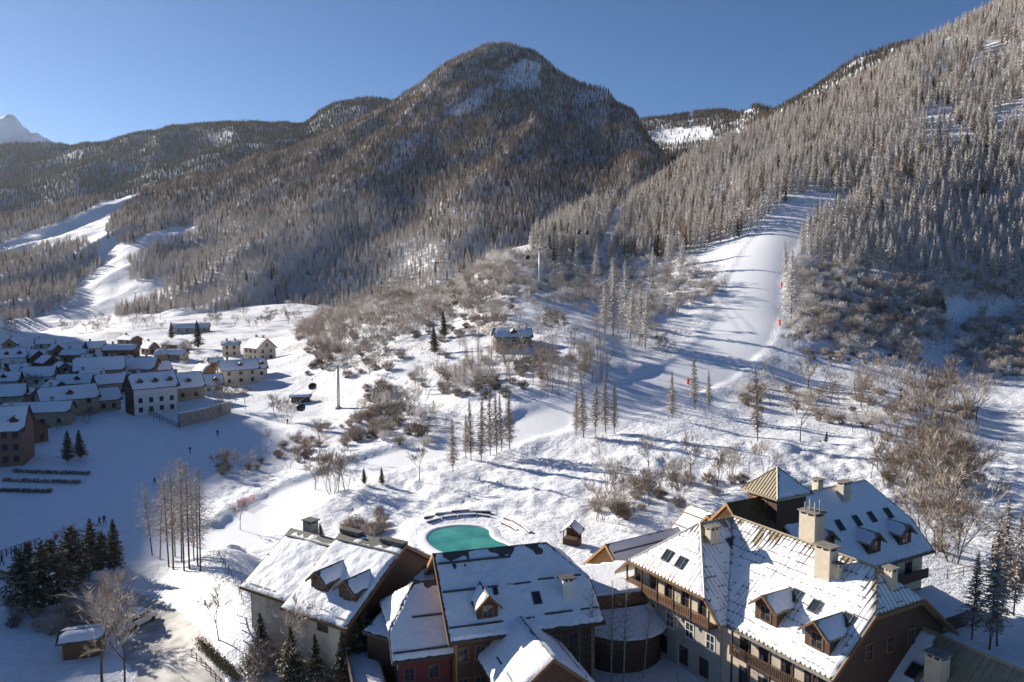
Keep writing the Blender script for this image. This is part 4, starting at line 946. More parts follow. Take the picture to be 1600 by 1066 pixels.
# variants
LN = [larch('larch', 15, r, 170, 8, 100 + k, ('bark', mt), 1.0, wdt=.11) for k, (r, mt) in enumerate([(2.7, 'larch_frost'), (2.3, 'larch_frost'), (3.1, 'larch_frost'), (2.4, 'twig'), (2.0, 'twig')])]
LM = [joined('larch_mid%d' % k, *larch('larchm', 15, 2.1 + .35 * k, 80, 6, 200 + k, ('bark', 'larch_frost'), 1.3, wdt=.22)) for k in range(4)]
LF = [joined('larch_far%d' % k, *larch('larchf', 15, 2.2 + .3 * k, 40, 4, 300 + k, ('bark', 'larch_brown'), 1.5, .14, wdt=.42)) for k in range(3)]
PF = [joined('pine_far%d' % k, *larch('pinef', 13, 2.6 + .3 * k, 44, 4, 400 + k, ('bark', 'pine_far'), 1.6, .06, .25, wdt=.45)) for k in range(2)]
LW = [joined('larch_pale%d' % k, *larch('larchw', 15, 2.2 + .3 * k, 50, 5, 500 + k, ('bark', 'larch_frost'), 1.4, .13, wdt=.32)) for k in range(2)]
PI = [larch('pine', 10, 3.6 + .4 * k, 90, 10, 620 + k, ('bark', 'needles'), 1.3, .10, -.12, .15) for k in range(3)]
SP = [spruce('spruce', 10, 2.3 + .3 * k, 190, 600 + k) for k in range(3)]
BT = [bare('bare_tree', 9, 700 + k, st, sp, ('bark', mt), 4, 1.0, 0.0) for k, (st, sp, mt) in enumerate([(1, .1, 'twig'), (1, .1, 'twig_dark'), (2, .3, 'twig'), (3, .4, 'twig'), (4, .5, 'twig_dark'), (3, .35, 'twig_frost')])]
PO = [larch('poplar', 14, 2.9 + .5 * k, 90, 9, 720 + k, ('bark', 'twig'), .8, .2, -.95, .04) for k in range(3)]
BI = [larch('birch', 12, 2.0 + .3 * k, 60, 7, 740 + k, ('bark_birch', 'twig_dark'), .4, .3, -.6, .045) for k in range(3)]
BU = [bush('bush', 2.6, 1.9, 120, 760 + k, mt) for k, mt in enumerate(['twig', 'twig', 'twig_frost', 'twig_frost', 'twig_dark'])]

NT = [0]
def put_tree(name, pair, pos, hm_, href, label, group, cat='tree', rz=None):
    s = hm_ / href; g = root(name, pos, label, cat, group, rnd.uniform(0, 6.28) if rz is None else rz); g.rotation_euler[0] = rnd.gauss(0, .035); g.rotation_euler[1] = rnd.gauss(0, .035); g.scale = (s * rnd.uniform(.9, 1.1),) * 2 + (s,)
    for nm, me in zip(('trunk', 'crown'), pair): link(nm, me, None, g)
    NT[0] += 1; return g
def put_one(name, me, pos, s, label, group, cat):
    o = link(name, me); o.location = pos; o.rotation_euler = (0, 0, rnd.uniform(0, 6.28)); o.scale = (s * rnd.uniform(.85, 1.15), s * rnd.uniform(.85, 1.15), s * rnd.uniform(.9, 1.1)); NT[0] += 1
    return tag(o, label, cat, group)
def dist(p): return math.sqrt(p[0] ** 2 + p[1] ** 2 + (p[2] - CH) ** 2)
def by_px(name, pairs, href, lst, label, group, cat='tree'):
    """lst of (px, py of the foot, height in image pixels)"""
    for k, q in enumerate(lst):
        p = G.hit(q[0], q[1])
        if p is None: continue
        h = q[2] * dist(p) / CF
        put_tree(name, pairs[(k * 7 + int(q[0])) % len(pairs)], p, h, href, q[3] if len(q) > 3 else label, group if len(q) <= 3 else None, cat)
# --- forests
def stuff_forest(name, pts, scl, variants, label, vid=None):
    """one object: points with tree instances"""
    me = bpy.data.meshes.new(name); n = len(pts); me.vertices.add(n); me.vertices.foreach_set('co', np.asarray(pts, np.float32).ravel())
    for k, v, ty in (('scl', scl, 'FLOAT'), ('rot', np.random.rand(n) * 6.28, 'FLOAT'), ('vid', np.random.randint(0, len(variants), n) if vid is None else vid, 'INT')):
        a = me.attributes.new(k, ty, 'POINT'); a.data.foreach_set('value', np.asarray(v, np.float32 if ty == 'FLOAT' else np.int32))
    ob = tag(link(name, me), label, 'forest', None, 'stuff')
    ng = bpy.data.node_groups.new(name, 'GeometryNodeTree'); ng.interface.new_socket('Geometry', in_out='INPUT', socket_type='NodeSocketGeometry'); ng.interface.new_socket('Geometry', in_out='OUTPUT', socket_type='NodeSocketGeometry')
    N = ng.nodes; L = ng.links; gi = N.new('NodeGroupInput'); go_ = N.new('NodeGroupOutput'); ip = N.new('GeometryNodeInstanceOnPoints'); jn = N.new('GeometryNodeGeometryToInstance')
    for v in reversed(variants):
        vo = bpy.data.objects.new('tree_shape', v); oi = N.new('GeometryNodeObjectInfo'); oi.inputs['Object'].default_value = vo; L.new(oi.outputs['Geometry'], jn.inputs[0])
    L.new(gi.outputs[0], ip.inputs['Points']); L.new(jn.outputs[0], ip.inputs['Instance']); ip.inputs['Pick Instance'].default_value = True
    def named(nm, ty):
        q = N.new('GeometryNodeInputNamedAttribute'); q.data_type = ty; q.inputs[0].default_value = nm; return q.outputs[0]
    L.new(named('vid', 'INT'), ip.inputs['Instance Index']); cx = N.new('ShaderNodeCombineXYZ'); L.new(named('rot', 'FLOAT'), cx.inputs[2]); L.new(cx.outputs[0], ip.inputs['Rotation'])
    L.new(named('scl', 'FLOAT'), ip.inputs['Scale']); L.new(ip.outputs[0], go_.inputs[0])
    md = ob.modifiers.new('trees', 'NODES'); md.node_group = ng
    return ob
def projv(x, y, z):
    z = z - CH; yf = y * math.cos(CP) - z * math.sin(CP); zu = y * math.sin(CP) + z * math.cos(CP); return 800 + CF * x / yf, 533 - CF * zu / yf
def scatter(sh, n, u0, u1, y0, y1, seed):
    """even over the ground in plan"""
    g = np.random.RandomState(seed); y = np.sqrt(g.rand(n) * (y1 ** 2 - y0 ** 2) + y0 ** 2); u = (g.rand(n) * (u1 - u0) + u0 - 800) / CF; x = u * y
    z = sh.z(x, y); px, py = projv(x, y, z); return x, y, z, px, py, g
RF = [(826, 392), (850, 362), (905, 322), (970, 285), (1100, 215), (1250, 150), (1400, 55), (1560, -20), (1800, -220), (1800, 470), (1640, 462), (1560, 440), (1480, 448), (1420, 430), (1340, 428), (1290, 418), (1255, 400), (1248, 370), (1275, 335),
      (1305, 306), (1262, 300), (1228, 318), (1190, 352), (1130, 382), (1080, 392), (1040, 408), (985, 405), (930, 402), (880, 408), (845, 412)]
x, y, z, px, py, g = scatter(G, 80000, 790, 1850, 320, 1150, 1)
wob = 14 * vnoise(px / 40, py / 30, 4)
lift = np.abs((px - 955) * .93 - (py - 370) * -.37) < 9
ok = inpoly(px + wob, py + wob * .5, RF) & (fbm(x / 45, y / 45, 8, 3) > -.42) & ~((px > 925) & (px < 1000) & (py > 305) & lift) & (segdist(x, y, PISTE) > 15)
ok &= ~inpoly(px, py, [(1545, 195), (1600, 150), (1600, 185), (1560, 225)])
ok &= ~(inpoly(px, py, [(1130, 275), (1160, 262), (1150, 310), (1105, 330)]) & (g.rand(len(x)) < .8))
x, y, z, px, py = x[ok], y[ok], z[ok], px[ok], py[ok]
# thin to an even spacing
def thin(x, y, cell):
    key = np.floor(x / cell).astype(np.int64) * 100003 + np.floor(y / cell).astype(np.int64); _, i = np.unique(key, return_index=True); return i
i = thin(x, y, 4.1); x, y, z, px, py = x[i], y[i], z[i], px[i], py[i]
hgt = 10.5 + 6.0 * np.random.rand(len(x)) + 4 * vnoise(x / 50, y / 50, 2)
hgt *= np.where(np.random.rand(len(x)) < .2, .6, 1.0)
vis = (px > -40) & (px < 1640) & (py > -30); order = np.argsort(np.where(vis, y, 1e9)); near = order[:230]
for k in near:
    lab = 'frosted bare larch on the steep slope right of the piste' if px[k] > 1215 else 'frosted bare larch in the forest strip left of the piste'
    put_one('larch_tree', LM[int(k) % 4], (x[k], y[k], z[k] - .2), hgt[k] / 15, lab, 'larches along the lower edge of the slope forest', 'tree')
rest = order[230:]; rest = rest[(px[rest] > -100) & (px[rest] < 1800)]
stuff_forest('slope_forest', np.stack([x[rest], y[rest], z[rest] - .2], -1), hgt[rest] / 15, LM + LM + LW + LW + LF[:2] + PF[:1], 'dense frosted larch forest covering the steep slope on the right')
# mountain forests
def mount_forest(name, sh, n, u0, u1, y0, y1, cell, seed, clear, variants, lab, hh=12.0, dens=0.0, pale=None):
    x, y, z, px, py, g = scatter(sh, n, u0, u1, y0, y1, seed)
    ok = fbm(x / 70, y / 70, seed + 3, 4) > -.80 + dens
    ok &= z > G.z(x, y) - 3
    for pl, pr in clear: ok &= ~(inpoly(px + 10 * vnoise(px / 14, py / 12, 3), py + 8 * vnoise(px / 12, py / 14, 8), pl) & (g.rand(len(x)) < pr))
    x, y, z, px, py = x[ok], y[ok], z[ok], px[ok], py[ok]
    i = thin(x, y, cell); x, y, z = x[i], y[i], z[i]
    h = hh * (.75 + .5 * np.random.rand(len(x)))
    vid = np.random.randint(0, len(variants), len(x))
    if pale is not None:      # hoar frost on the trees of the lower slopes
        k = sstep(pale[1], pale[0], z + 60 * fbm(x / 120, y / 120, 9, 3)); sel = np.random.rand(len(x)) < k * .8; vid = np.where(sel, len(variants) - 1 - (vid % 2), vid)
    stuff_forest(name, np.stack([x, y, z - .5], -1), h / 15, variants, lab, vid); return len(x)
clear_c = [([(688, 182), (734, 152), (758, 134), (786, 130), (790, 118), (818, 92), (846, 98), (844, 142), (815, 138), (772, 146), (746, 172), (712, 186)], .94),
           ([(900, 150), (930, 128), (952, 150), (945, 200), (908, 212), (888, 175)], .85), ([(975, 200), (1000, 215), (1030, 245), (1000, 250), (970, 235)], .85),
           ([(590, 262), (645, 205), (672, 212), (625, 272), (600, 280)], .88), ([(800, 240), (880, 240), (870, 262), (805, 258)], .7), ([(870, 125), (880, 125), (880, 180), (868, 180)], .8),
           ([(740, 260), (765, 250), (760, 300), (745, 300)], .6), ([(620, 395), (680, 390), (690, 425), (610, 430)], .85), ([(740, 390), (800, 385), (810, 420), (740, 425)], .7),
           ([(-60, 416), (-60, 390), (0, 380), (80, 352), (150, 322), (210, 298), (220, 303), (172, 345), (168, 372), (154, 384), (90, 382), (40, 396)], 1.0), ([(150, 372), (192, 382), (205, 415), (205, 442), (250, 436), (256, 462), (190, 488), (110, 530), (-20, 545), (-20, 512), (60, 496), (110, 474), (122, 448), (155, 418)], 1.0), ([(183, 388), (235, 364), (300, 352), (304, 366), (246, 386), (200, 410)], 1.0)]
clear_l = [([(320, 210), (370, 205), (360, 224), (325, 226)], .9), ([(380, 225), (400, 213), (404, 240)], .8), ([(80, 238), (135, 236), (120, 254), (85, 254)], .9)]
clear_r = [([(1010, 206), (1110, 198), (1115, 220), (1015, 228)], .97), ([(1135, 175), (1178, 164), (1180, 180)], 1.0), ([(1076, 172), (1084, 172), (1086, 205), (1078, 205)], .9), ([(1140, 210), (1200, 185), (1230, 165), (1220, 200), (1150, 240)], .85), ([(1280, 140), (1310, 128), (1300, 154)], .8)]
n1 = mount_forest('mountain_forest', MCS, 560000, -150, 1250, 700, 2150, 5.0, 5, clear_c, LF + LF + PF + LW, 'brown bare larch forest covering the central mountain', pale=(40, 210), dens=.07)
n2 = mount_forest('hill_forest', MLS, 200000, -150, 720, 1500, 3000, 8.0, 6, clear_l, LF[:1] + PF + PF, 'dark larch and pine forest on the hills at the left', 15, .08)
n3 = mount_forest('ridge_forest', MRS, 120000, 930, 1720, 1250, 2720, 7.5, 7, clear_r, PF + LF[:1], 'dark forest on the ridges behind the slope', 15, .05)
def mark_open(ob, polys):
    me = ob.data; n = len(me.vertices); co_ = np.empty(n * 3, np.float32); me.vertices.foreach_get('co', co_); co_ = co_.reshape(-1, 3).astype(float)
    a, b_ = projv(co_[:, 0], co_[:, 1], co_[:, 2]); r = np.zeros(n, np.float32)
    for pl, pr in polys: r = np.maximum(r, inpoly(a + 8 * vnoise(a / 12, b_ / 10, 2), b_, pl) * pr)
    at_ = me.attributes.new('open', 'FLOAT', 'POINT'); at_.data.foreach_set('value', r.astype(np.float32))
mark_open(mount_c, clear_c); mark_open(mount_r, clear_r); mark_open(mount_l, clear_l)
print('forests', len(rest), n1, n2, n3)

# --- single trees and bushes of the middle ground
by_px('larch_tree', LN[:3], 15, [(1236, 508, 112, 'tall pale larch standing alone at the right edge of the piste'), (1242, 475, 70), (1228, 440, 60), (945, 520, 84), (978, 505, 100), (985, 530, 90), (1000, 535, 92), (1008, 545, 100), (960, 470, 70), (958, 525, 90), (930, 445, 66), (1045, 420, 64), (1062, 432, 60), (1020, 455, 70), (900, 430, 44)], 'frosted larch in the loose stand left of the piste', 'larches left of the piste')
by_px('larch_tree', LN[3:], 15, [(1050, 656, 76, 'dense brown larch left of the piste crossing, standing apart'), (1086, 640, 88, 'tallest brown larch right beside the lower piste'), (1108, 642, 62, 'slim brown larch just right of the tallest larch by the lower piste'), (1184, 690, 112, 'tall brown larch rising from the hedgerow below the terrace')], '', None)
by_px('larch_tree', LN[3:], 15, [(912, 684, 92), (930, 678, 88), (946, 676, 92), (960, 678, 84), (900, 680, 70), (736, 720, 96), (752, 722, 108), (766, 712, 104), (776, 708, 96), (784, 705, 90), (796, 702, 92), (728, 716, 70), (708, 738, 84)], 'slender dark larch in the row above the snowy bank', 'slender larches above the bank')
by_px('evergreen_tree', SP, 10, [(680, 553, 44, 'dark green conifer standing alone below the small house'), (178, 892, 72, 'dark conifer at the right end of the evergreen group'), (126, 716, 40, 'dark fir beside the village buildings'), (106, 722, 44, 'dark fir left of its twin by the village'), (502, 842, 24, 'tiny conifer behind the chalet roof'), (310, 545, 42, 'dark spruce between the far village houses'), (268, 530, 26, 'small dark conifer in front of the long far roof'),
      (695, 528, 40, 'small snowy fir on the hillside under the thicket'), (1472, 492, 26, 'small dark fir at the edge of the frosted thicket'), (1290, 692, 18, 'knee-high dark fir below the terrace'), (570, 757, 26, 'small dark juniper left of its twin on the bank'), (597, 757, 26, 'small dark juniper right of its twin on the bank'),
      (1128, 1046, 120, 'tall sparse conifer in front of the balcony wing'), (560, 1066, 122, 'tall dark spruce between chalet and middle wing'), (536, 1075, 84, 'snow-dusted spruce left of the tall spruce below the chalet'), (492, 1080, 80, 'snow-dusted spruce below the middle of the chalet'), (455, 1075, 90, 'snow-dusted spruce at the left end below the chalet'), (408, 1020, 60, 'slim conifer at the chalet corner by the fence')], '', None)
by_px('evergreen_tree', PI, 10, [(36, 955, 84), (62, 962, 100), (90, 952, 96), (116, 926, 92), (140, 905, 84), (158, 898, 60), (76, 925, 70), (104, 900, 66), (50, 930, 70)], 'dark pine in the evergreen group below the footbridge', 'evergreens below the footbridge')
by_px('poplar_tree', PO, 14, [(250, 874, 112), (264, 886, 142), (271, 890, 154), (284, 878, 146), (288, 892, 162), (296, 889, 154), (309, 884, 140), (313, 892, 150), (274, 870, 110), (303, 876, 120)], 'tall leafless poplar in the clump beside the snowy track', 'poplar clump by the track')
by_px('poplar_tree', PO, 14, [(238, 868, 108, 'single thin leafless poplar left of the poplar clump')], '', None)
by_px('birch_tree', BI, 12, [(925, 1078, 170), (955, 1070, 160), (974, 1072, 168), (1005, 1060, 130), (1060, 1076, 150), (905, 1080, 110)], 'leafless birch in the shady hotel courtyard', 'courtyard birches')
by_px('bare_tree', BT[:2], 9, [(938, 728, 50, 'round leafless tree on the bright bank above the hut'), (1080, 756, 84, 'dark spreading leafless tree behind the tower'), (655, 752, 62, 'crooked leafless tree on the bank right of the junipers'), (1432, 605, 60, 'broad leafless tree at the end of the snowy terrace'), (848, 765, 0.1, 'x')][:4], '', None)
by_px('bare_tree', BT[:5], 9, [(1250, 690, 84), (1275, 624, 70), (1262, 610, 58), (1342, 625, 66), (1350, 645, 60), (1190, 590, 30), (1208, 592, 34), (1240, 545, 30), (1300, 640, 44), (1385, 600, 52), (1405, 640, 70), (1425, 650, 80), (1450, 670, 96), (1470, 660, 90), (1440, 690, 88), (1400, 690, 70), (1375, 700, 62), (1372, 735, 56), (1490, 640, 80), (1510, 655, 78), (1525, 660, 66)], 'leafless tree in the hedgerow below the snowy terrace', 'hedgerow trees on the right')
by_px('bare_tree', BT[:5], 9, [(1015, 752, 70), (1000, 768, 56), (1035, 770, 50), (960, 800, 76), (945, 815, 70), (975, 790, 70), (990, 800, 66), (1060, 785, 40), (1120, 760, 60), (1140, 745, 56), (1170, 740, 50), (1195, 742, 62), (1010, 790, 56)], 'leafless tree in the thicket behind the hotel roofs', 'thicket behind the hotel')
by_px('bare_tree', BT[:5], 9, [(1440, 790, 110), (1462, 800, 120), (1480, 770, 100), (1500, 775, 90), (1440, 830, 100), (1470, 850, 130), (1490, 880, 120), (1385, 760, 60), (1360, 748, 40), (1420, 760, 80)], 'leafless tree right of the rear hotel wing', 'trees right of the rear wing')
by_px('larch_tree', LN[3:], 15, [(1566, 955, 150), (1584, 962, 140), (1546, 1015, 180), (1558, 1010, 150), (1518, 1000, 120)], 'thin dark larch in the shade at the right edge', 'dark larches at the right edge')
by_px('bare_tree', BT, 9, [(520, 772, 78), (528, 768, 60), (492, 765, 56), (540, 765, 70), (500, 700, 46), (495, 720, 60), (560, 690, 30), (598, 660, 64), (620, 670, 60), (650, 680, 60), (668, 680, 56), (640, 650, 56), (610, 640, 50), (575, 660, 40), (440, 660, 46), (452, 663, 40), (470, 700, 30), (415, 705, 34), (452, 732, 38), (385, 740, 44), (350, 742, 40), (360, 735, 40), (476, 725, 36), (345, 650, 60), (358, 640, 50), (384, 640, 34)], 'leafless tree along the banks between village and track', 'trees along the banks')
by_px('bare_tree', BT[0:2], 9, [(160, 1085, 170, 'large spreading leafless tree in front of the shed'), (195, 1080, 150, 'leafless tree right of the large spreading one by the road'), (150, 1000, 90, 'grey leafless bush-like tree behind the shed'), (175, 985, 80, 'bushy leafless tree at the road bend'), (440, 1070, 130, 'leafless tree crowded between the spruces below the chalet'), (425, 1000, 70, 'leafless tree at the left chalet corner'), (735, 640, .1, 'x')][:6], '', None)
by_px('bare_tree', BT[1:2], 9, [(342, 1000, 82, 'young leafless tree on the bright bank by the guard rail'), (375, 828, 50, 'small leafless tree beside the red netting on the track')], '', None)
# belts of trees: (polygon, count, kinds, height range m, label, group)
def belt(poly, n, kind, h0, h1, label, group, seed, gap=2.2):
    g = random.Random(seed); xs_ = [q[0] for q in poly]; ys2 = [q[1] for q in poly]; got = []; tries = 0
    while len(got) < n and tries < n * 40:
        tries += 1; a, b_ = g.uniform(min(xs_), max(xs_)), g.uniform(min(ys2), max(ys2))
        if not inpoly(np.array([a]), np.array([b_]), poly)[0]: continue
        p = G.hit(a, b_)
        if p is None or p.y > 700 or any((p - q).length < gap for q in got): continue
        got.append(p); h = g.uniform(h0, h1)
        if kind == 'bush': put_one('bush', BU[g.choice((0, 1, 4))], p, h / 2.6, label, group, 'bush')
        elif kind == 'frost_bush': put_one('bush', BU[g.choice((2, 3, 0))], p, h / 2.6, label, group, 'bush')
        elif kind == 'dark_tree': put_tree('bare_tree', BT[g.choice((1, 4))], p, h, 9, label, group)
        elif kind == 'tree': put_tree('bare_tree', BT[g.randrange(6)], p, h, 9, label, group)
        elif kind == 'poplar': put_tree('bare_tree', PO[g.randrange(3)], p, h, 14, label, group)
        elif kind == 'larch': put_tree('larch_tree', LN[g.randrange(3)], p, h, 15, label, group)
belt([(1255, 420), (1330, 430), (1420, 440), (1480, 460), (1470, 500), (1420, 560), (1330, 540), (1250, 530), (1240, 500)], 60, 'frost_bush', 2.5, 5.0, 'frosted bush in the thicket at the foot of the right forest', 'frosted thicket at the forest foot', 1)
belt([(1260, 430), (1400, 440), (1470, 470), (1430, 530), (1260, 520)], 26, 'tree', 5, 8, 'frosted leafless tree in the thicket at the foot of the right forest', 'frosted trees at the forest foot', 2)
belt([(1500, 505), (1600, 500), (1600, 590), (1540, 580), (1490, 575)], 34, 'frost_bush', 2.5, 4.5, 'dark bush in the scrub at the right edge above the shaded field', 'scrub at the right edge', 3)
belt([(1500, 440), (1600, 440), (1600, 475), (1520, 470)], 12, 'tree', 6, 9, 'leafless tree at the right edge below the forest', 'trees at the right edge', 4)
belt([(1250, 545), (1440, 560), (1440, 580), (1250, 562)], 16, 'bush', 1.2, 2.4, 'low bush on the terrace edge', 'terrace edge bushes', 5)
belt([(1150, 610), (1330, 620), (1540, 640), (1530, 690), (1380, 700), (1290, 650), (1150, 640)], 26, 'bush', 1.5, 3, 'brown bush in the hedgerow below the terrace', 'hedgerow bushes', 6)
belt([(930, 790), (1010, 745), (1150, 745), (1150, 770), (1040, 800), (960, 840), (915, 830)], 16, 'bush', 1.5, 3, 'brown bush in the thicket behind the hotel annexes', 'bushes behind the hotel', 7)
belt([(500, 500), (560, 455), (640, 440), (750, 425), (780, 440), (770, 500), (690, 500), (600, 520), (560, 560), (500, 570)], 46, 'tree', 6, 10, 'leafless tree in the hillside wood above the village', 'hillside wood above the village', 8)
belt([(480, 480), (600, 520), (700, 510), (760, 560), (700, 600), (600, 620), (540, 600), (480, 560)], 30, 'bush', 2, 3.6, 'brown bush on the slope above the village', 'bushes on the village slope', 9)
belt([(640, 590), (720, 545), (790, 555), (830, 580), (800, 612), (700, 620), (640, 620)], 36, 'poplar', 6, 9, 'slim leafless tree in the stand below the small house', 'stand below the small house', 10)
belt([(830, 600), (850, 560), (930, 560), (960, 590), (880, 625), (840, 625)], 28, 'poplar', 6.5, 9.5, 'grey leafless tree in the dense copse left of the piste', 'dense copse left of the piste', 11)
belt([(760, 470), (850, 470), (940, 500), (1040, 520), (1050, 560), (960, 580), (880, 540), (770, 545)], 40, 'tree', 5, 8, 'leafless tree among the snowy clearings by the small house', 'trees around the small house', 12)
belt([(780, 430), (900, 420), (1100, 430), (1110, 470), (1000, 500), (900, 470), (800, 460)], 44, 'frost_bush', 2, 4, 'frosted bush on the clearings under the lift line', 'frosted bushes under the lift', 13)
belt([(520, 640), (600, 600), (640, 640), (680, 690), (640, 700), (560, 690)], 26, 'bush', 2, 4, 'brown bush beside the track above the bank', 'bushes by the track', 14)
belt([(440, 690), (540, 660), (560, 690), (480, 720), (330, 750), (330, 735)], 22, 'bush', 1.2, 2.6, 'low brown bush on the bank above the village field', 'bushes on the field bank', 15)
belt([(280, 520), (360, 495), (500, 470), (560, 470), (500, 500), (380, 520)], 26, 'tree', 7, 10, 'leafless tree in the belt behind the village', 'tree belt behind the village', 16, 4)
belt([(0, 505), (120, 500), (260, 495), (260, 520), (120, 520), (0, 525)], 30, 'tree', 7, 11, 'leafless tree on the far edge of the shaded valley floor', 'valley floor trees', 17, 5)
belt([(230, 550), (340, 540), (345, 575), (240, 580)], 14, 'tree', 4, 7, 'leafless garden tree between the village houses', 'village garden trees', 18, 4)
belt([(20, 590), (190, 560), (190, 650), (30, 690)], 12, 'tree', 4, 7, 'leafless tree among the shaded village roofs', 'trees among village roofs', 19, 5)
belt([(1400, 745), (1500, 690), (1535, 760), (1505, 890), (1470, 900), (1445, 840)], 14, 'dark_tree', 8, 12, 'dark leafless tree in the shaded grove right of the hotel', 'shaded grove right of the hotel', 24, 3)
belt([(540, 830), (600, 800), (600, 835), (560, 845)], 10, 'bush', 1.5, 3, 'pale twiggy bush behind the chalet ridge', 'bushes behind the chalet', 20, 1.2)
belt([(380, 1010), (540, 1060), (540, 1085), (390, 1085)], 14, 'bush', 1.6, 3, 'snowy bush under the chalet wall', 'bushes under the chalet', 21, 1.2)
belt([(10, 940), (130, 965), (190, 1000), (140, 990), (20, 990)], 12, 'bush', 1.5, 2.8, 'grey twiggy bush at the foot of the evergreens', 'bushes below the evergreens', 22, 1.5)
print('trees', NT[0])

# ------------------------------------------------------------------ village
WALLS = ['white_wall', 'plaster', 'plaster_grey', 'cream', 'stone', 'wood']
def house(px, py, yaw, L, W, h, label, wall='plaster', pitch=36, gable='wood', ndorm=0, nw=3, chim=1, balc=None, floors=2, name='house'):
    vr = random.Random(int(px * 31 + py)); yaw = yaw + vr.uniform(-13, 13) * (py < 600); pitch = pitch + vr.uniform(-3, 6); k_ = .97 if name == 'house' and py < 700 else 1; h = h * (.80 if name == 'house' and py < 640 and px < 330 else 1); pitch += 2; wall = {'cream': 'ochre_wall', 'plaster': 'drab_wall'}.get(wall, wall) if px < 340 else wall; gable = {'cream': 'ochre_wall', 'plaster': 'drab_wall'}.get(gable, gable) if px < 340 else gable; L = L * vr.uniform(.82, 1.05) * k_; W = W * vr.uniform(.85, 1.0) * k_  # left part of the village gets wall copies with shade in their colour
    p = G.hit(px, py); f = Fr(p.x, p.y, yaw); zb = p.z - 1.5; E = p.z + h; R = E + W / 2 * math.tan(R_(pitch)); k0 = int(px)
    hs = root(name, (p.x, p.y, p.z), label, 'house' if name == 'house' else name.split('_')[0])
    q_ = gable_roof_faces(f, -L / 2, L / 2, W, E, R)
    for k, q in q_.items():
        r_ = roof_slab(hs, q, 'slate', .22); snow_cover(r_, q, .24, .08, max(.6, min(1.2, W / 8)), k0, 1.0, inset=.02)
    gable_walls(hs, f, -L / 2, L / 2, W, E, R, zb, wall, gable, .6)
    for l in (-L / 2, L / 2):
        for sg in (-1, 1): trim(hs, f.p(l, sg * W / 2, E), f.p(l, 0, R), f.l * (1 if l > 0 else -1), 'wood_dark', .25, .08)
    faces = []
    for d, a in ((f.w, W / 2 - .6), (-f.w, W / 2 - .6)):
        if d.y < .25: faces.append((d, a, 'long'))
    for d, a in ((f.l, L / 2 - .48), (-f.l, L / 2 - .48)):
        if d.y < .25: faces.append((d, a, 'gable'))
    for d, a, kind in faces:
        span = (L if kind == 'long' else W) - 1.8; n = nw if kind == 'long' else max(2, nw - 1); t = Vector((-d.y, d.x, 0))
        for fl in range(floors + (1 if kind == 'gable' else 0)):
            zz_ = p.z + 1.5 + fl * 2.7
            if zz_ > E - .7 and kind == 'long': continue
            if zz_ > R - 2.2: continue
            m_ = n if zz_ < E - .6 else 1
            for i in range(m_):
                o = (i + .5) / m_ - .5
                window(hs, f.o + d * a + t * (o * span) + Vector((0, 0, zz_)), d, .9, 1.2, 'wood_dark' if k0 % 3 else 'wood', False, .06)
        if (balc or (balc is None and name == 'house' and k0 % 3 == 0)) and kind == 'gable':
            b_ = MB(); c = f.o + d * a + Vector((0, 0, p.z + 3.0)); o1 = t * (W * .36)
            b_.hexa([c - o1, c + o1, c + o1 + d * 1.1, c - o1 + d * 1.1, c - o1 + Vector((0, 0, .15)), c + o1 + Vector((0, 0, .15)), c + o1 + d * 1.1 + Vector((0, 0, .15)), c - o1 + d * 1.1 + Vector((0, 0, .15))])
            bo = b_.build('balcony', 'wood_dark', hs)
            e_ = d * 1.1; u_ = Vector((0, 0, 1.0)); th = d * .08
            MB().hexa([c - o1 + e_, c + o1 + e_, c + o1 + e_ + th, c - o1 + e_ + th, c - o1 + e_ + u_, c + o1 + e_ + u_, c + o1 + e_ + th + u_, c - o1 + e_ + th + u_]).build('railing', 'wood', bo)
    near = q_['near'] if (-f.w).y < f.w.y else q_['back']
    for k in range(ndorm):
        o, e, s, n = face_frame(near); sg = -1 if near is q_['near'] else 1
        c = f.p(-L / 2 + L * (k + .6) / (ndorm + .2), sg * W / 2 * .72, E + (R - E) * .28); a = proj(c.x, c.y, c.z)
        dormer(hs, near, a[0], a[1], 1.6, 1.1, 40, 'slate', 'wood_dark', True, k0 + k)
    for k in range(chim):
        c = f.p(L * (-.25 + .45 * k), .5, R - .3); chimney(hs, c.x, c.y, R - 1.2, R + .7, .8, .7, yaw, 'plaster_grey', 'slate')
    return hs
house(238, 643, 42, 15, 10.5, 7.6, 'tall white house with brown gable and three dormers above the stone wall', 'white_wall', 36, 'wood_dark', 3, 4, 1, False, 3)
house(290, 622, 44, 12, 8.5, 4.6, 'cream house with steep roof and one large dormer next to the tall white house', 'cream', 44, 'cream', 1, 2)
house(324, 613, 30, 12, 8.5, 3.4, 'low house with two dark dormers left of the cream gable house', 'white_wall', 40, 'plaster', 2, 3)
house(372, 599, 38, 15, 9.5, 5.4, 'cream gable house with balcony at the right end of the village', 'cream', 40, 'cream', 1, 3, 1, True, 2)
house(398, 588, 38, 11, 9, 3.4, 'small snowy house with two dormers adjoining the cream gable house', 'white_wall', 38, 'plaster', 2, 2)
house(362, 556, 20, 10, 9, 5.5, 'ochre flat-fronted house with chimneys behind the cream gable house', 'cream', 22, 'cream', 0, 2, 2)
house(406, 562, -35, 14, 11, 5.5, 'brown stone house with sunlit snowy roof, furthest right in the village', 'plaster', 34, 'plaster', 0, 3, 2)
house(276, 546, -30, 14, 11, 3.4, 'wooden chalet with sunlit left roof beside the dark spruce', 'wood', 24, 'wood_light', 0, 3, 0)
house(300, 519, 8, 26, 12, 3.6, 'long low barn with wide snow roof behind the village', 'plaster_grey', 28, 'wood', 0, 4, 0)
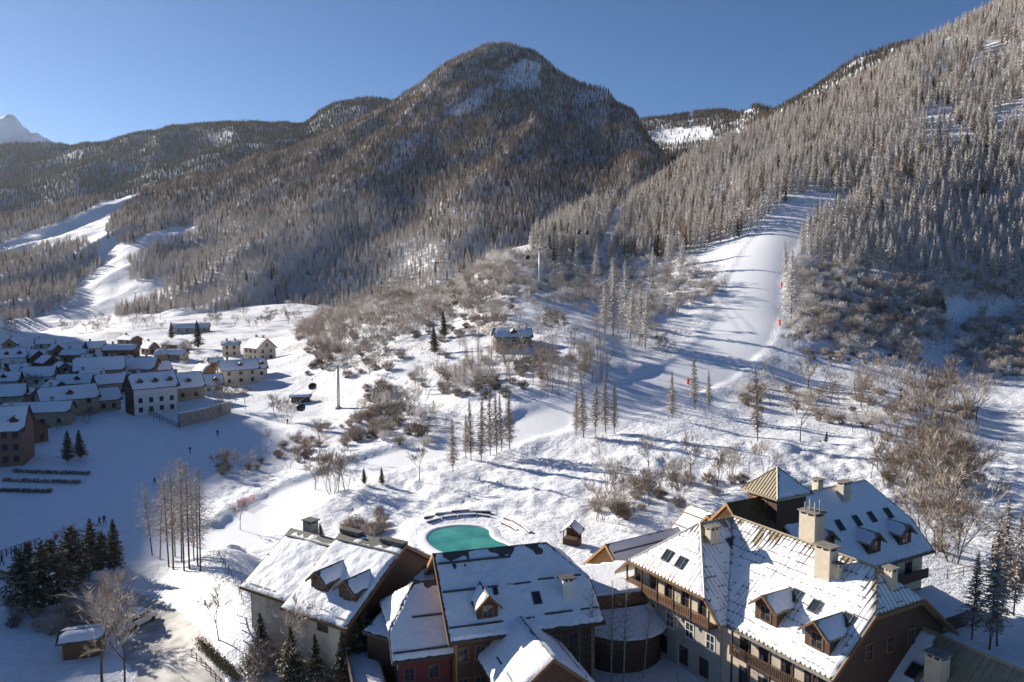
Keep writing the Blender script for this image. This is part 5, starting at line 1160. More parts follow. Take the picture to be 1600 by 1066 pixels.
house(337, 574, 35, 7, 6, 2.4, 'small wooden garage with sunlit roof between the houses', 'wood', 26, 'wood_light', 0, 1, 0)
house(203, 538, -28, 12, 9, 3.4, 'small house with bright sunlit roof at the back of the village', 'plaster', 26, 'wood', 0, 2)
house(268, 562, 12, 15, 9, 3.2, 'low house with broad shaded roof behind the cream dormer house', 'plaster', 28, 'plaster', 0, 3)
house(20, 574, 35, 13, 9, 5.4, 'pale house with two dark dormers at the left edge of the village', 'white_wall', 38, 'wood', 2, 3)
house(16, 551, -50, 9, 8, 5.0, 'narrow chalet with sunlit left roof slope, furthest left in the village', 'cream', 40, 'wood_light', 0, 2)
house(56, 571, -42, 14, 8.5, 4.6, 'dark gabled house with sunlit left roof plane', 'wood', 36, 'wood_dark', 0, 2)
house(76, 580, -42, 10, 8, 4.4, 'dark gabled house right behind the sunlit-roof house, smaller', 'wood_dark', 36, 'wood_dark', 0, 2)
house(98, 594, -42, 11, 10, 4.6, 'grey gabled house with bright snow on its left plane in mid village', 'plaster', 36, 'plaster', 0, 2)
house(62, 601, 15, 13, 9, 4.0, 'snow-roofed house with rear skylights below the sunlit gables', 'white_wall', 34, 'plaster', 0, 3)
house(120, 565, 10, 14, 8, 4.0, 'back-row house with plain shaded roof left of the large roof', 'wood', 34, 'wood', 0, 3)
house(156, 592, 14, 20, 13, 4.6, 'house with the largest plain snow roof in mid village', 'stone', 36, 'wood_dark', 0, 4, 2)
house(190, 558, 10, 15, 9, 4.4, 'back-row house with wide roof and dark window band', 'wood', 30, 'wood_dark', 0, 4)
house(190, 577, 12, 12, 9, 3.4, 'low house tucked between the two wide-roofed houses', 'stone', 34, 'wood', 0, 2)
house(217, 588, 14, 17, 11, 4.0, 'broad snow-roofed house just behind the tall white house', 'stone', 36, 'wood', 0, 3, 2)
house(174, 616, 40, 13, 9, 5.0, 'ochre house with small gable windows left of the tall white house', 'cream', 38, 'cream', 0, 3)
house(124, 612, 18, 15, 8.5, 4.0, 'low house with patchy sunlit roof in mid village', 'plaster', 34, 'plaster', 1, 3)
house(158, 640, 38, 13, 9, 3.2, 'low cream house at the field edge, right of the yellow gable', 'cream', 36, 'cream', 0, 3)
house(106, 648, 42, 16, 11, 5.0, 'yellowish gable house with one roof dormer by the field', 'cream', 38, 'cream', 1, 3)
house(60, 664, 15, 18, 9, 4.0, 'long ochre house with small windows near the left edge', 'cream', 32, 'cream', 0, 4, 2)
house(10, 640, 25, 12, 9, 4.4, 'snow-roofed house at the left edge above the big pink house', 'plaster', 36, 'wood', 0, 3)
house(10, 610, 20, 12, 9, 4.4, 'shaded house at the left edge in the middle of the village', 'plaster_grey', 36, 'wood', 1, 3)
house(52, 628, -40, 9, 7, 3.2, 'little house with one bright roof plane among shaded ones', 'plaster', 32, 'plaster', 0, 2)
house(2, 722, 18, 15, 12, 7.8, 'large brown many-windowed house with a row of roof dormers at the left edge', 'plaster', 36, 'wood', 3, 5, 2, False, 4)
for px_, py_, yw, w0, ds in ((36, 559, 20, 'wood', 'small dark-walled chalet between the two sunlit chalets at the far left'), (88, 556, -35, 'cream', 'small cream chalet in the back row, turned towards the valley'), (150, 552, 40, 'white_wall', 'little white chalet in the back row'), (140, 575, -45, 'wood', 'small brown chalet squeezed behind the largest roof'),
        (30, 590, 50, 'cream', 'small cream chalet near the left edge among shaded roofs'), (88, 618, -38, 'plaster', 'small grey chalet left of the patchy roof'), (142, 600, 55, 'wood', 'narrow brown chalet in front of the largest roof'), (200, 605, -40, 'plaster', 'small grey chalet behind the ochre gable'), (248, 588, 48, 'wood', 'brown chalet behind the tall white house, half hidden'),
        (235, 553, -30, 'plaster', 'small chalet under the sunlit chalet'), (320, 590, -40, 'stone', 'small stone chalet behind the low dormer house'), (70, 545, 30, 'plaster_grey', 'tiny grey chalet at the back left of the village'), (10, 680, 40, 'wood', 'brown chalet at the left edge behind the large one'), (44, 690, -30, 'wood_dark', 'low dark barn right of the large brown house')):
    house(px_, py_, yw, 9.5, 7.5, 3.4, ds, w0, 38, 'wood', 0, 2, 1)
M['pink'] = plain('pink_render', (0.20, 0.115, 0.085), 0.85, 0.15, 1.0)
sh_ = [o for o in COL.objects if o.get('label', '').startswith('large brown')][0]
for ch in sh_.children:
    if ch.name.startswith(('wall', 'gable_wall')): ch.data.materials[0] = M['pink']
house(800, 541, 18, 14, 10, 3.2, 'small stone house alone on the hillside with a wide snow roof', 'stone', 26, 'wood', 1, 3, 0)
house(767, 597, 5, 5.2, 3.2, 1.9, 'tiny dark wooden shed with flat snow roof below the hillside house', 'wood_dark', 14, 'wood_dark', 0, 1, 0, name='shed')
house(470, 628, 10, 6.5, 4, 1.8, 'little dark hut beside the lift with snow on top', 'wood_dark', 16, 'wood_dark', 0, 1, 0, name='hut')
house(132, 1020, 20, 5.6, 4.2, 2.3, 'brown garden shed with thick snow roof behind the spreading tree', 'wood', 20, 'wood_light', 0, 0, 0, name='shed')
house(1606, 905, -30, 9, 6, 2.4, 'dark wooden hut cut off by the right edge', 'wood_dark', 30, 'wood_dark', 0, 1, 0, name='hut')

def gz(x, y): return float(G.z(x, y))
def strip_wall(name, pxs, hgt, th, mat, label, cat, cap=True):
    P = [G.hit(*q) for q in pxs]; r_ = root(name, P[0], label, cat); top = max(q.z for q in P) + hgt; mb = MB(); cm = MB()
    for a, b_ in zip(P[:-1], P[1:]):
        d = (b_ - a); d.z = 0; s = Vector((-d.y, d.x, 0)).normalized() * th
        mb.hexa([Vector((q.x, q.y, z)) for z, in ((min(a.z, b_.z) - 1,), (top,)) for q in (a, b_, b_ + s, a + s)])
        cm.hexa([Vector((q.x, q.y, z)) for z, in ((top + .003,), (top + .16,)) for q in (a, b_, b_ + s, a + s)])
    mb.build('masonry', mat, r_)
    if cap: cm.build('snow_cap', 'snow_roof', r_)
    return r_
strip_wall('retaining_wall', [(281, 668), (320, 659), (361, 645)], 3.4, .7, 'stone', 'long grey stone retaining wall below the tall white house', 'wall')
def fence(name, pxs, label, cat='fence', hgt=1.2, mat='wood_dark', gap=2.2, rails=2, r=0.06, boards=False):
    P = [G.hit(*q) for q in pxs]; f_ = root(name, P[0], label, cat); pts = []
    for a, b_ in zip(P[:-1], P[1:]):
        n = max(1, int((b_ - a).length / gap)); pts += [a.lerp(b_, k / n) for k in range(n)]
    pts.append(P[-1]); pts = [Vector((q.x, q.y, gz(q.x, q.y))) for q in pts]
    for q in pts: MB().tube(q - Vector((0, 0, .3)), q + Vector((0, 0, hgt)), r, r * .9, 6).build('post', mat, f_)
    for k in range(rails):
        z = Vector((0, 0, hgt * (k + 1) / (rails + .15)))
        for a, b_ in zip(pts[:-1], pts[1:]): MB().tube(a + z, b_ + z, r * .7, r * .7, 5).build('rail', mat, f_)
    return f_
fence('wooden_fence', [(232, 648), (258, 660), (281, 672)], 'brown wooden fence stepping down from the tall white house', hgt=1.5, r=.1, gap=2.4)
fence('post_fence', [(342, 872), (352, 888), (362, 903), (372, 922), (380, 945)], 'row of short dark posts along the snowy path by the chalet', hgt=1.0, rails=1, r=.05, gap=1.5)
fence('guard_rail', [(372, 962), (378, 1000), (386, 1060), (388, 1090)], 'long steel guard rail beside the chalet drive', 'guard rail', .8, 'steel', 2.0, 1, .09)
fence('path_fence', [(300, 1028), (322, 1048), (345, 1075)], 'short dark fence beside the clipped hedge at the bottom', hgt=1.0, rails=1, r=.05, gap=1.2)
fence('garden_fence', [(1480, 905), (1530, 895), (1590, 890)], 'dark timber fence in the shade at the right edge', hgt=1.3, rails=2, r=.06)
# clipped hedge
P = [G.hit(*q) for q in ((310, 1008), (330, 1028), (352, 1048), (372, 1068))]; V, Fc = [], []; g = random.Random(5)
for a, b_ in zip(P[:-1], P[1:]):
    for k in range(700):
        t = g.random(); q = a.lerp(b_, t) + Vector((g.uniform(-.45, .45), g.uniform(-.45, .45), g.uniform(0, 1.0))); blade(V, Fc, q, q + Vector((g.uniform(-.18, .18), g.uniform(-.18, .18), g.uniform(.1, .3))), .05)
hd_ = link('hedge', mesh('hedge', V, Fc), 'hedge'); tag(hd_, 'clipped yellow-brown hedge on the bright bank at the bottom', 'hedge')
# dark rows of planted shrubs by the car park
for k, (a, b_) in enumerate((((20, 738), (140, 742)), ((5, 752), (125, 756)), ((0, 768), (80, 770)))):
    A, B = G.hit(*a), G.hit(*b_); V, Fc = [], []
    for i in range(900):
        q = A.lerp(B, g.random()); q = Vector((q.x, q.y + g.uniform(-.5, .5), 0)); q.z = gz(q.x, q.y) + g.uniform(-.1, .5)
        blade(V, Fc, q, q + Vector((g.uniform(-.4, .4), g.uniform(-.4, .4), g.uniform(.1, .6))), .09)
    tag(link('shrub_row', mesh('shrub_row', V, Fc), 'twig_dark'), ('rearmost', 'middle', 'nearest')[k] + ' of three low dark shrub rows on the shaded car park', 'hedge', 'shrub rows')

# ------------------------------------------------------------------ pool, garden hut
pool = root('swimming_pool', (-6, 120, 0), 'curved turquoise outdoor swimming pool with a snowy rim', 'pool')
MB().add([Vector((x, y, POOLZ)) for x, y in POOLP], [tuple(range(len(POOLP)))]).build('water', 'pool_water', pool)
mb = MB(); n = len(POOLP); rg = []
cx, cy = sum(p[0] for p in POOLP) / n, sum(p[1] for p in POOLP) / n
prof = [(-.10, -.5), (-.05, .04), (.12, .14), (.5, .17), (1.1, .10), (2.2, -.25)]
for k in range(n):
    a = Vector((*POOLP[k - 1], 0)); b_ = Vector((*POOLP[(k + 1) % n], 0)); t = (b_ - a).normalized(); o = Vector((t.y, -t.x, 0))
    if o.dot(Vector((POOLP[k][0] - cx, POOLP[k][1] - cy, 0))) < 0: o = -o
    j = .12 * float(vnoise(k * .9, 1.5, 4))
    rg.append([Vector((*POOLP[k], POOLZ)) + o * (d * (1 + j)) + Vector((0, 0, h * (1 + 2 * j))) for d, h in prof])
m_ = len(prof); mb.add([q for r_ in rg for q in r_], [(k * m_ + i, ((k + 1) % n) * m_ + i, ((k + 1) % n) * m_ + i + 1, k * m_ + i + 1) for k in range(n) for i in range(m_ - 1)])
mb.build('rim', 'snow_roof', pool, True)
for k, pl in enumerate(([(663, 812), (680, 806), (705, 801), (735, 799), (768, 803)], [(668, 818), (690, 811), (715, 807), (745, 806), (765, 809)], [(786, 811), (800, 815), (812, 822), (826, 834)], [(782, 818), (795, 824), (806, 830)])):
    P = [G.hit(*q) for q in pl]; st = root('terrace_step', P[0], ('upper arc', 'lower arc', 'longer right-hand piece', 'shorter right-hand piece')[k] + ' of the dark timber steps around the pool', 'step', 'pool terrace steps')
    for a, b_ in zip(P[:-1], P[1:]):
        d = (b_ - a).normalized(); s = Vector((-d.y, d.x, 0)) * .5; zt = (a.z + b_.z) / 2 + .16
        A, B = a.lerp(b_, .02), a.lerp(b_, .96)
        MB().hexa([Vector((q.x, q.y, z)) for z in (zt - 1.2, zt) for q in (A, B, B + s, A + s)]).build('beam', 'wood_dark', st)
        MB().hexa([Vector((q.x, q.y, z)) for z in (zt + .003, zt + .16) for q in (A + s * .25, B + s * .25, B + s, A + s)]).build('snow_cap', 'snow_roof', st)
p = G.hit(894, 849); f2 = Fr(p.x, p.y, -20); z0 = p.z
hu = root('garden_hut', p, 'small open wooden hut with pointed snowy roof near the pool', 'hut')
f2.box(MB(), -1.2, 1.2, -1.0, 1.0, z0 - .3, z0 + .9).build('parapet', 'wood_dark', hu)
f2.box(MB(), -1.1, 1.1, .85, .98, z0 + .9, z0 + 2.0).build('back_board', 'wood_dark', hu)
for a in (-1.1, 1.1):
    for b_ in (-.9, .9): MB().tube(f2.p(a, b_, z0 + .9), f2.p(a, b_, z0 + 2.1), .07, .07, 6).build('post', 'wood_dark', hu)
for k, q in gable_roof_faces(Fr(p.x, p.y, 70), -1.5, 1.5, 3.2, z0 + 1.9, z0 + 3.2).items():
    r_ = roof_slab(hu, q, 'wood_dark', .1); snow_cover(r_, q, .16, .04, .5, 3)
# ------------------------------------------------------------------ road, van, bridge
V = []; Fc = []; pl = [Vector((x, y, 0)) for x, y in ROAD]; n = 0
dense = [a.lerp(b_, k / 14) for a, b_ in zip(pl[:-1], pl[1:]) for k in range(14)] + [pl[-1]]
for i, q in enumerate(dense):
    d = (dense[min(i + 1, len(dense) - 1)] - dense[max(i - 1, 0)]).normalized(); s = Vector((-d.y, d.x, 0)); wd = 4.4 + .5 * float(vnoise(i * .25, 3.3, 2))
    for j in range(9):
        e = q + s * (wd * (j / 8 * 2 - 1)); V.append((e.x, e.y, gz(e.x, e.y) + .07 + .03 * float(vnoise(e.x, e.y, 6)) - (.12 if j in (0, 8) else 0)))
    if i: Fc += [((i - 1) * 9 + j, (i - 1) * 9 + j + 1, i * 9 + j + 1, i * 9 + j) for j in range(8)]
me = mesh('road', V, Fc)
for p_ in me.polygons: p_.use_smooth = True
tag(link('road', me, 'road'), kind='structure')
def van(px, py, rz):
    p = G.hit(px, py); v = root('van', p + Vector((0, 0, .1)), 'small pale van parked on the cleared road at the bend', 'van', None, rz)
    prof = [(-2.2, .35), (2.15, .35), (2.25, .75), (2.1, 1.02), (1.35, 1.15), (.75, 1.82), (-2.1, 1.86), (-2.22, 1.2)]
    bm_ = MB(); bm_.prism([(x, -.88, z) for x, z in prof], (0, 1.76, 0)); b_ = bm_.build('body', 'van_paint', v)
    mod = b_.modifiers.new('bevel', 'BEVEL'); mod.width = .07; mod.segments = 2
    for sg in (-1, 1):
        y = sg * .885
        for a, b2 in (((-1.95, -1.0)), ((-.85, .1)), ((.2, .78))):
            MB().prism([(a, y, 1.2), (b2 + (.25 if b2 > .5 else 0), y, 1.2), (b2 - (.1 if b2 > .5 else 0), y, 1.68), (a, y, 1.68)], (0, sg * .012, 0)).build('side_window', 'glass', v)
        MB().box(2.2, 2.27, sg * .62 - .14, sg * .62 + .14, .72, .9).build('headlight', 'frame_white', v); MB().box(-2.27, -2.2, sg * .74 - .07, sg * .74 + .07, .9, 1.3).build('tail_light', 'red', v)
        for x in (-1.35, 1.4):
            w_ = MB().tube((x, sg * .72, .33), (x, sg * .9, .33), .33, .33, 16).build('wheel', 'tyre', v); MB().tube((x, sg * .895, .33), (x, sg * .91, .33), .19, .19, 12).build('rim', 'steel', w_)
    MB().prism([(1.36, -.74, 1.2), (1.36, .74, 1.2), (.82, .68, 1.76), (.82, -.68, 1.76)], (.05, 0, .03)).build('windscreen', 'glass', v)
    MB().prism([(-2.225, -.7, 1.22), (-2.225, .7, 1.22), (-2.15, .66, 1.72), (-2.15, -.66, 1.72)], (-.02, 0, 0)).build('rear_window', 'glass', v)
    MB().box(-2.0, .6, -.78, .78, 1.845, 1.93).build('roof_snow', 'snow_roof', v)
    return v
van(218, 977, R_(68))
# footbridge: deck with two railings
A, B = atz(-30, 884, -2.6), atz(112, 836, -2.6); d = (B - A).normalized(); s = Vector((d.y, -d.x, 0))
br = root('footbridge', (A.x, A.y, -4), 'snow-covered footbridge with dark railings at the left edge', 'bridge'); wd = 6.0
MB().hexa([q + Vector((0, 0, z)) for z in (-.5, 0) for q in (A, B, B + s * wd, A + s * wd)]).build('deck', 'wood', br)
MB().hexa([q + Vector((0, 0, z)) for z in (.003, .12) for q in (A + s * .3, B + s * .3, B + s * (wd - .3), A + s * (wd - .3))]).build('snow_cover', 'snow_roof', br)
for k, o in enumerate((.1, wd - .1)):
    n = 12; L_ = (B - A).length * (.62 if k == 0 else .86); D = d * ((B - A).length * .0 if k == 0 else 3.0)
    for i in range(n + 1): q = A + s * o + D + d * (L_ * i / n); MB().tube(q, q + Vector((0, 0, 1.3)), .07, .07, 6).build('post', 'wood_dark', br)
    for z in (.5, .9, 1.3): q = A + s * o + D; MB().tube(q + Vector((0, 0, z)), q + d * L_ + Vector((0, 0, z)), .055, .055, 6).build('rail', 'wood_dark', br)
for k in (0, 1): MB().hexa([A + d * (6 + k * 10) + s * x + d * y + Vector((0, 0, z)) for z in (-4, -.5) for x, y in ((.6, -.5), (wd - .6, -.5), (wd - .6, .5), (.6, .5))]).build('pier', 'stone', br)
# safety netting and markers
def netting(pxs, label, hgt=1.1, mat='red'):
    P = [G.hit(*q) for q in pxs]; nroot = root('safety_net', P[0], label, 'netting'); mb = MB()
    for a, b_ in zip(P[:-1], P[1:]):
        n = max(2, int((b_ - a).length / .5))
        for i in range(n):
            q0, q1 = a.lerp(b_, i / n), a.lerp(b_, (i + 1) / n)
            for z in (.15, .4, .65, .9): mb.tube(q0 + Vector((0, 0, z * hgt)), q1 + Vector((0, 0, z * hgt)), .035, .035, 4, False)
            mb.tube(q0 + Vector((0, 0, .1)), q0 + Vector((0, 0, hgt)), .03, .03, 4, False)
    tag(mb.build('mesh_net', mat, nroot), kind='stuff')
    for q in P: MB().tube(q, q + Vector((0, 0, hgt + .3)), .05, .05, 6).build('pole', 'red', nroot)
netting([(84, 842), (100, 834), (117, 830)], 'red safety net beside the footbridge end'); netting([(372, 790), (398, 782)], 'red safety net on the edge of the snowy track'); netting([(295, 852), (304, 852)], 'small red net panel among the poplars')
def marker(px, py, label, h=2.0):
    p = G.hit(px, py); m_ = root('piste_marker', p, label, 'marker'); MB().tube(p, p + Vector((0, 0, h)), .4, .4, 10).build('padding', 'orange', m_); MB().tube(p + Vector((0, 0, h)), p + Vector((0, 0, h + .5)), .06, .06, 6).build('pole', 'red', m_)
marker(1218, 508, 'orange padded marker at the right edge of the piste, lower one'); marker(1221, 448, 'orange padded marker at the right edge of the piste, upper one'); marker(1075, 600, 'orange marker beside the brown larches at the piste crossing', 1.6)

# ------------------------------------------------------------------ ski lift
def pylon(px, py, hpx, label, rz):
    p = G.hit(px, py); h = hpx * dist(p) / CF; t = root('lift_pylon', p, label, 'pylon')
    MB().tube(p - Vector((0, 0, .5)), p + Vector((0, 0, h)), .55, .38, 14).build('mast', 'pylon_grey', t, True); MB().tube(p - Vector((0, 0, .6)), p + Vector((0, 0, .3)), 1.1, 1.0, 10).build('footing', 'stone', t)
    d = Vector((math.cos(rz), math.sin(rz), 0)); s = Vector((-d.y, d.x, 0)); top = p + Vector((0, 0, h))
    MB().hexa([top + d * a + s * b_ + Vector((0, 0, z)) for z in (-.25, .2) for a, b_ in ((-2.7, -.2), (2.7, -.2), (2.7, .2), (-2.7, .2))]).build('crossarm', 'pylon_grey', t)
    ends = []
    for sg in (-1, 1):
        c = top + d * (2.5 * sg) + Vector((0, 0, .35)); MB().hexa([c + s * a + d * b_ + Vector((0, 0, z)) for z in (-.12, .18) for a, b_ in ((-1.7, -.12), (1.7, -.12), (1.7, .12), (-1.7, .12))]).build('sheave_frame', 'steel', t)
        for k in range(6): q = c + s * (-1.5 + .6 * k) + Vector((0, 0, .3)); MB().tube(q - d * .07, q + d * .07, .22, .22, 10).build('sheave', 'black', t)
        ends.append(c + Vector((0, 0, .52)))
    MB().box(top.x - .3, top.x + .3, top.y - .9, top.y + .9, top.z + .2, top.z + .35).build('platform', 'steel', t)
    return ends
e1 = pylon(529, 638, 64, 'tall grey lift pylon standing on the slope right of the village', R_(-15)); e2 = pylon(843, 452, 62, 'grey lift pylon on the upper clearing with crossarm', R_(-15))
p3 = G.hit(968, 345); e3 = [p3 + Vector((-2.4, .6, 14)), p3 + Vector((2.4, -.6, 14))]
p0 = G.hit(415, 690); e0 = [p0 + Vector((-2.4, .6, 7)), p0 + Vector((2.4, -.6, 7))]
for k in (0, 1):
    pts = []
    for a, b_, sag in ((e0[k], e1[k], 1.5), (e1[k], e2[k], 5.0), (e2[k], e3[k], 4.0)):
        pts += [a.lerp(b_, i / 14) - Vector((0, 0, sag * 4 * (i / 14) * (1 - i / 14))) for i in range(14 + (b_ is e3[k]))]
    c = MB().path(pts, .06, 5).build('lift_cable', 'steel'); tag(c, ('left', 'right')[k] + ' of the two thin lift cables running up the hillside', 'cable')
def cable_at(k, px):
    """point of cable k seen at image column px"""
    best = None
    for a, b_, sag in ((e0[k], e1[k], 1.5), (e1[k], e2[k], 5.0), (e2[k], e3[k], 4.0)):
        for i in range(200):
            t = i / 199; q = a.lerp(b_, t) - Vector((0, 0, sag * 4 * t * (1 - t))); e = abs(proj(*q)[0] - px)
            if best is None or e < best[0]: best = (e, q)
    return best[1]
def gondola(pos, label, rz):
    g_ = root('gondola_cabin', pos, label, 'gondola', None, rz)
    sec = [(.55, -2.9), (.85, -2.75), (.98, -2.1), (.92, -1.35), (.6, -1.05)]; n = 16; V = []; Fc = []
    for r_, z in sec: V += [(r_ * (abs(math.cos(a)) ** .5 * (1 if math.cos(a) > 0 else -1)), r_ * 1.05 * (abs(math.sin(a)) ** .5 * (1 if math.sin(a) > 0 else -1)), z) for a in [6.2832 * (k + .5) / n for k in range(n)]]
    for j in range(len(sec) - 1): Fc += [(j * n + k, j * n + (k + 1) % n, (j + 1) * n + (k + 1) % n, (j + 1) * n + k) for k in range(n)]
    Fc += [tuple(range(n))[::-1], tuple(range((len(sec) - 1) * n, len(sec) * n))]; MB().add(V, Fc).build('cabin', 'black', g_, True)
    for sg in (-1, 1): MB().box(-.62, .62, sg * 1.03, sg * 1.045, -2.1, -1.4).build('window', 'glass', g_); MB().box(sg * .985, sg * 1.0, -.62, .62, -2.1, -1.4).build('window', 'glass', g_)
    MB().tube((0, 0, -1.05), (0, 0, -.1), .06, .06, 6).build('hanger', 'steel', g_); MB().box(-.25, .25, -.08, .08, -.12, .08).build('grip', 'steel', g_)
for k, px, lab in ((0, 488, 'dark gondola cabin hanging left of the tall pylon'), (1, 470, 'dark gondola cabin just above the snowfield by the little hut'), (0, 824, 'dark gondola cabin left of the upper pylon'), (0, 905, 'upper dark gondola cabin in front of the forest strip'), (1, 918, 'lower dark gondola cabin in front of the forest strip')):
    gondola(cable_at(k, px), lab, R_(-15))

# ------------------------------------------------------------------ people
def person_mesh(name, pose, jacket, trousers):
    """one continuous skinned body; clothing by material zones"""
    J = {'hip': (0, 0, .92), 'chest': (0, .02, 1.25), 'neck': (0, .03, 1.46), 'head': (0, .05, 1.60), 'crown': (0, .05, 1.74)}
    st = .16 if pose else .05
    for s, sg in (('l', -1), ('r', 1)):
        J['hipj' + s] = (.10 * sg, 0, .88); J['knee' + s] = (.12 * sg, .06 + st * sg, .48); J['ank' + s] = (.13 * sg, st * 1.3 * sg - .04, .08); J['toe' + s] = (.14 * sg, st * 1.3 * sg + .16, .04)
        J['sh' + s] = (.19 * sg, .01, 1.40); J['el' + s] = (.30 * sg, .02 - st * sg, 1.14); J['wr' + s] = (.28 * sg, .22 - st * sg, 1.0); J['ha' + s] = (.27 * sg, .31 - st * sg, .99)
    E_ = [('hip', 'chest'), ('chest', 'neck'), ('neck', 'head'), ('head', 'crown')]
    for s in 'lr': E_ += [('hip', 'hipj' + s), ('hipj' + s, 'knee' + s), ('knee' + s, 'ank' + s), ('ank' + s, 'toe' + s), ('chest', 'sh' + s), ('sh' + s, 'el' + s), ('el' + s, 'wr' + s), ('wr' + s, 'ha' + s)]
    rad = {'hip': .15, 'chest': .17, 'neck': .07, 'head': .105, 'crown': .08, 'hipj': .10, 'knee': .07, 'ank': .055, 'toe': .05, 'sh': .085, 'el': .06, 'wr': .045, 'ha': .05}
    ks = list(J); me = bpy.data.meshes.new(name); me.from_pydata([J[k] for k in ks], [(ks.index(a), ks.index(b_)) for a, b_ in E_], []); me.update()
    o = bpy.data.objects.new(name, me); COL.objects.link(o); o.modifiers.new('skin', 'SKIN'); sv = me.skin_vertices[0].data
    for i, k in enumerate(ks): r_ = rad.get(k) or rad[k[:-1]]; sv[i].radius = (r_, r_); sv[i].use_root = (k == 'hip')
    sd = o.modifiers.new('sub', 'SUBSURF'); sd.levels = 1; dg = bpy.context.evaluated_depsgraph_get(); dg.update()
    out = bpy.data.meshes.new_from_object(o.evaluated_get(dg)); bpy.data.objects.remove(o)
    for mt in (jacket, trousers, 'skin', 'black'): out.materials.append(M[mt])
    for p in out.polygons:
        z = p.center.z; p.use_smooth = True
        p.material_index = 1 if .12 < z < .92 else 3 if z <= .12 else 2 if (1.5 < z < 1.64 and p.center.y > .06) else 3 if z >= 1.64 or 1.5 < z else 0
    return out
PM = [person_mesh('person_a', 1, 'jacket_dark', 'black'), person_mesh('person_b', 0, 'jacket_red', 'jacket_dark'), person_mesh('person_c', 1, 'jacket_dark', 'jacket_dark')]
for k, (px, py, lab, z) in enumerate(((340, 682, 'person in dark clothes standing on the sunlit edge of the field', None), (297, 709, 'person in dark clothes skiing below the standing one', None), (242, 759, 'dark-clad person at the shadow edge of the field', None),
        (88, 850, 'person walking at the end of the footbridge by the red net', None), (155, 822, 'dark-clad person left of another beyond the evergreens', None), (163, 820, 'dark-clad person right of another beyond the evergreens', None),
        (24, 872, 'person in dark jacket on the footbridge, left of two others', -2.47), (40, 864, 'person in red jacket in the middle of the footbridge', -2.47), (46, 862, 'person in dark jacket walking beside the red jacket on the footbridge', -2.47), (3, 884, 'person at the left edge on the footbridge', -2.47), (449, 664, 'dark-clad person by the small trees under the lift', None))):
    p = G.hit(px, py) if z is None else atz(px, py, z); o = link('person', PM[1 if 'red' in lab else (k % 2) * 2]); o.location = p; o.rotation_euler = (0, 0, k * 1.3); o.scale = (1.03,) * 3; tag(o, lab, 'person')

# ------------------------------------------------------------------ labels: single out the extremes of every shared group
from collections import defaultdict
gr = defaultdict(list)
for o in COL.objects:
    if o.parent is None and o.get('group') and o.get('label') and o.get('category') in ('tree', 'bush'):
        p = o.location; a = proj(*p); gr[(o['group'], o['label'])].append((a[0], a[1], o, o.scale[2] * (15 if 'larch' in o.name else 9) / max(1, dist(p))))
ORD = ['first', 'second', 'third', 'fourth', 'fifth', 'sixth', 'seventh', 'eighth', 'ninth', 'tenth', 'eleventh', 'twelfth', 'thirteenth', 'fourteenth', 'fifteenth', 'sixteenth']
for (gn, lb), it in gr.items():
    if len(it) < 2: continue
    it.sort(key=lambda q: q[0])
    if len(it) <= 16:
        for k, q in enumerate(it): q[2]['label'] = lb + ', ' + ('leftmost' if k == 0 else 'rightmost' if k == len(it) - 1 else ORD[k] + ' from left')
    else:
        done = set()
        for word, q in (('leftmost', it[0]), ('rightmost', it[-1]), ('lowest in view', max(it, key=lambda q: q[1])), ('highest up', min(it, key=lambda q: q[1])), ('largest', max(it, key=lambda q: q[3]))):
            if id(q[2]) not in done: done.add(id(q[2])); q[2]['label'] = lb + ', ' + word

# ------------------------------------------------------------------ brushwood beyond counting, and the air
def fill(name, polys, cell, variants, href, h0, h1, label, seed, u0=300, u1=1700, y0=90, y1=620, n=90000):
    x, y, z, px, py, g = scatter(G, n, u0, u1, y0, y1, seed); ok = np.zeros(len(x), bool)
    for pl, pr in polys: ok |= inpoly(px + 50 * vnoise(px / 34, py / 22, 3), py + 22 * vnoise(px / 18, py / 12, 5), pl) & (g.rand(len(x)) < pr)
    ok &= (segdist(x, y, PISTE) > 14) & (segdist(x, y, PISTE2) > 5) & (fbm(x / 14, y / 14, seed, 3) > -.3)
    x, y, z = x[ok], y[ok], z[ok]; i = thin(x, y, cell); x, y, z = x[i], y[i], z[i]
    stuff_forest(name, np.stack([x, y, z - .05], -1), (h0 + (h1 - h0) * np.random.rand(len(x))) / href, variants, label); print(name, len(x))
R1 = [(1245, 402), (1300, 415), (1420, 430), (1495, 446), (1485, 505), (1430, 565), (1330, 548), (1300, 525), (1250, 535), (1228, 520), (1240, 480)]
R2 = [(1500, 510), (1600, 495), (1660, 500), (1660, 590), (1540, 585), (1490, 575)]
R3 = [(480, 520), (500, 480), (560, 440), (640, 425), (720, 412), (790, 425), (810, 465), (770, 520), (700, 520), (620, 540), (580, 580), (520, 600), (470, 560)]
R4 = [(640, 600), (690, 575), (760, 556), (850, 552), (930, 552), (965, 585), (900, 628), (830, 640), (790, 622), (700, 625)]
R5 = [(740, 420), (790, 395), (860, 400), (960, 405), (1060, 405), (1115, 430), (1100, 480), (1000, 510), (900, 480), (800, 470)]
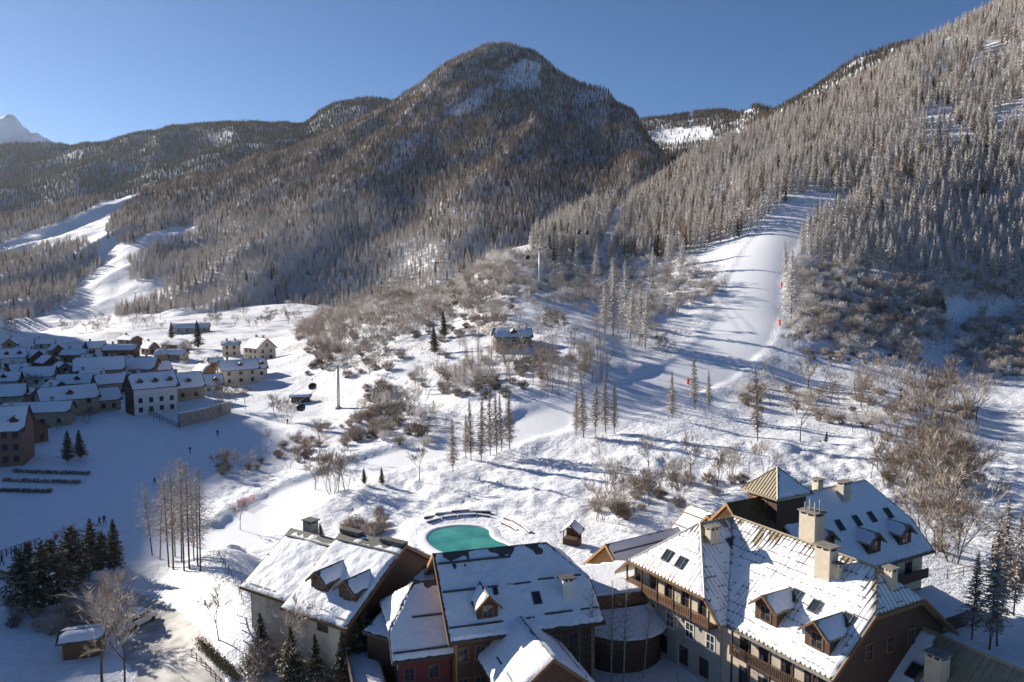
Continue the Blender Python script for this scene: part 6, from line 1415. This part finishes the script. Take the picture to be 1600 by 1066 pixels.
R6 = [(1150, 600), (1300, 612), (1420, 602), (1530, 620), (1545, 670), (1500, 720), (1440, 765), (1380, 720), (1300, 660), (1160, 640)]
R7 = [(915, 832), (930, 790), (990, 745), (1150, 740), (1180, 760), (1060, 790), (980, 840)]
R8 = [(1400, 740), (1500, 730), (1515, 800), (1475, 900), (1440, 840)]
R9 = [(540, 690), (560, 640), (610, 610), (660, 630), (690, 690), (640, 705)]
BJ = [joined('scrub_tree%d' % k, *BT[j]) for k, j in enumerate((2, 3, 5, 0))]
fill('frosted_scrub', [(R1, .20), (R2, .16), (R5, .07)], 2.6, [BU[2], BU[3]], 2.6, 2.0, 4.4, 'pale frosted brushwood at the foot of the right forest and under the lift', 41)
fill('frosted_saplings', [(R1, .12), (R2, .10), (R5, .05), ([(1490, 440), (1650, 440), (1650, 478), (1500, 476)], .8)], 4.2, [BJ[2], BJ[1]], 9, 5.0, 8.5, 'frosted leafless saplings standing in the brushwood below the right forest', 42)
fill('hillside_brushwood', [(R3, .05), (R4, .06), (R6, .03), (R7, .05), (R9, .04), (R8, .03)], 2.8, [BU[0], BU[1], BU[4], BU[2]], 2.6, 1.6, 3.4, 'brown leafless brushwood on hillside and hedgerows', 43)
fill('hillside_saplings', [(R3, .07), (R4, .08), (R6, .02), (R7, .03), (R8, .03)], 4.0, [BJ[0], BJ[1], BJ[3], BJ[2]], 9, 5.5, 9.0, 'grey-brown leafless saplings filling the hillside woods', 44)
hz = MB().box(-7000, 5500, -300, 7200, -75, 1150).build('haze', None); tag(hz, 'thin pale winter haze filling the valley air', 'haze', None, 'stuff')
hm_ = bpy.data.materials.new('haze_air'); hm_.use_nodes = True; nt_ = hm_.node_tree; nt_.nodes.remove(nt_.nodes['Principled BSDF'])
pv = nt_.nodes.new('ShaderNodeVolumePrincipled'); pv.inputs['Color'].default_value = (0.75, 0.85, 1.0, 1); pv.inputs['Density'].default_value = 1.3e-5; pv.inputs['Anisotropy'].default_value = 0.55
nt_.links.new(pv.outputs[0], nt_.nodes['Material Output'].inputs['Volume']); hz.data.materials.append(hm_)
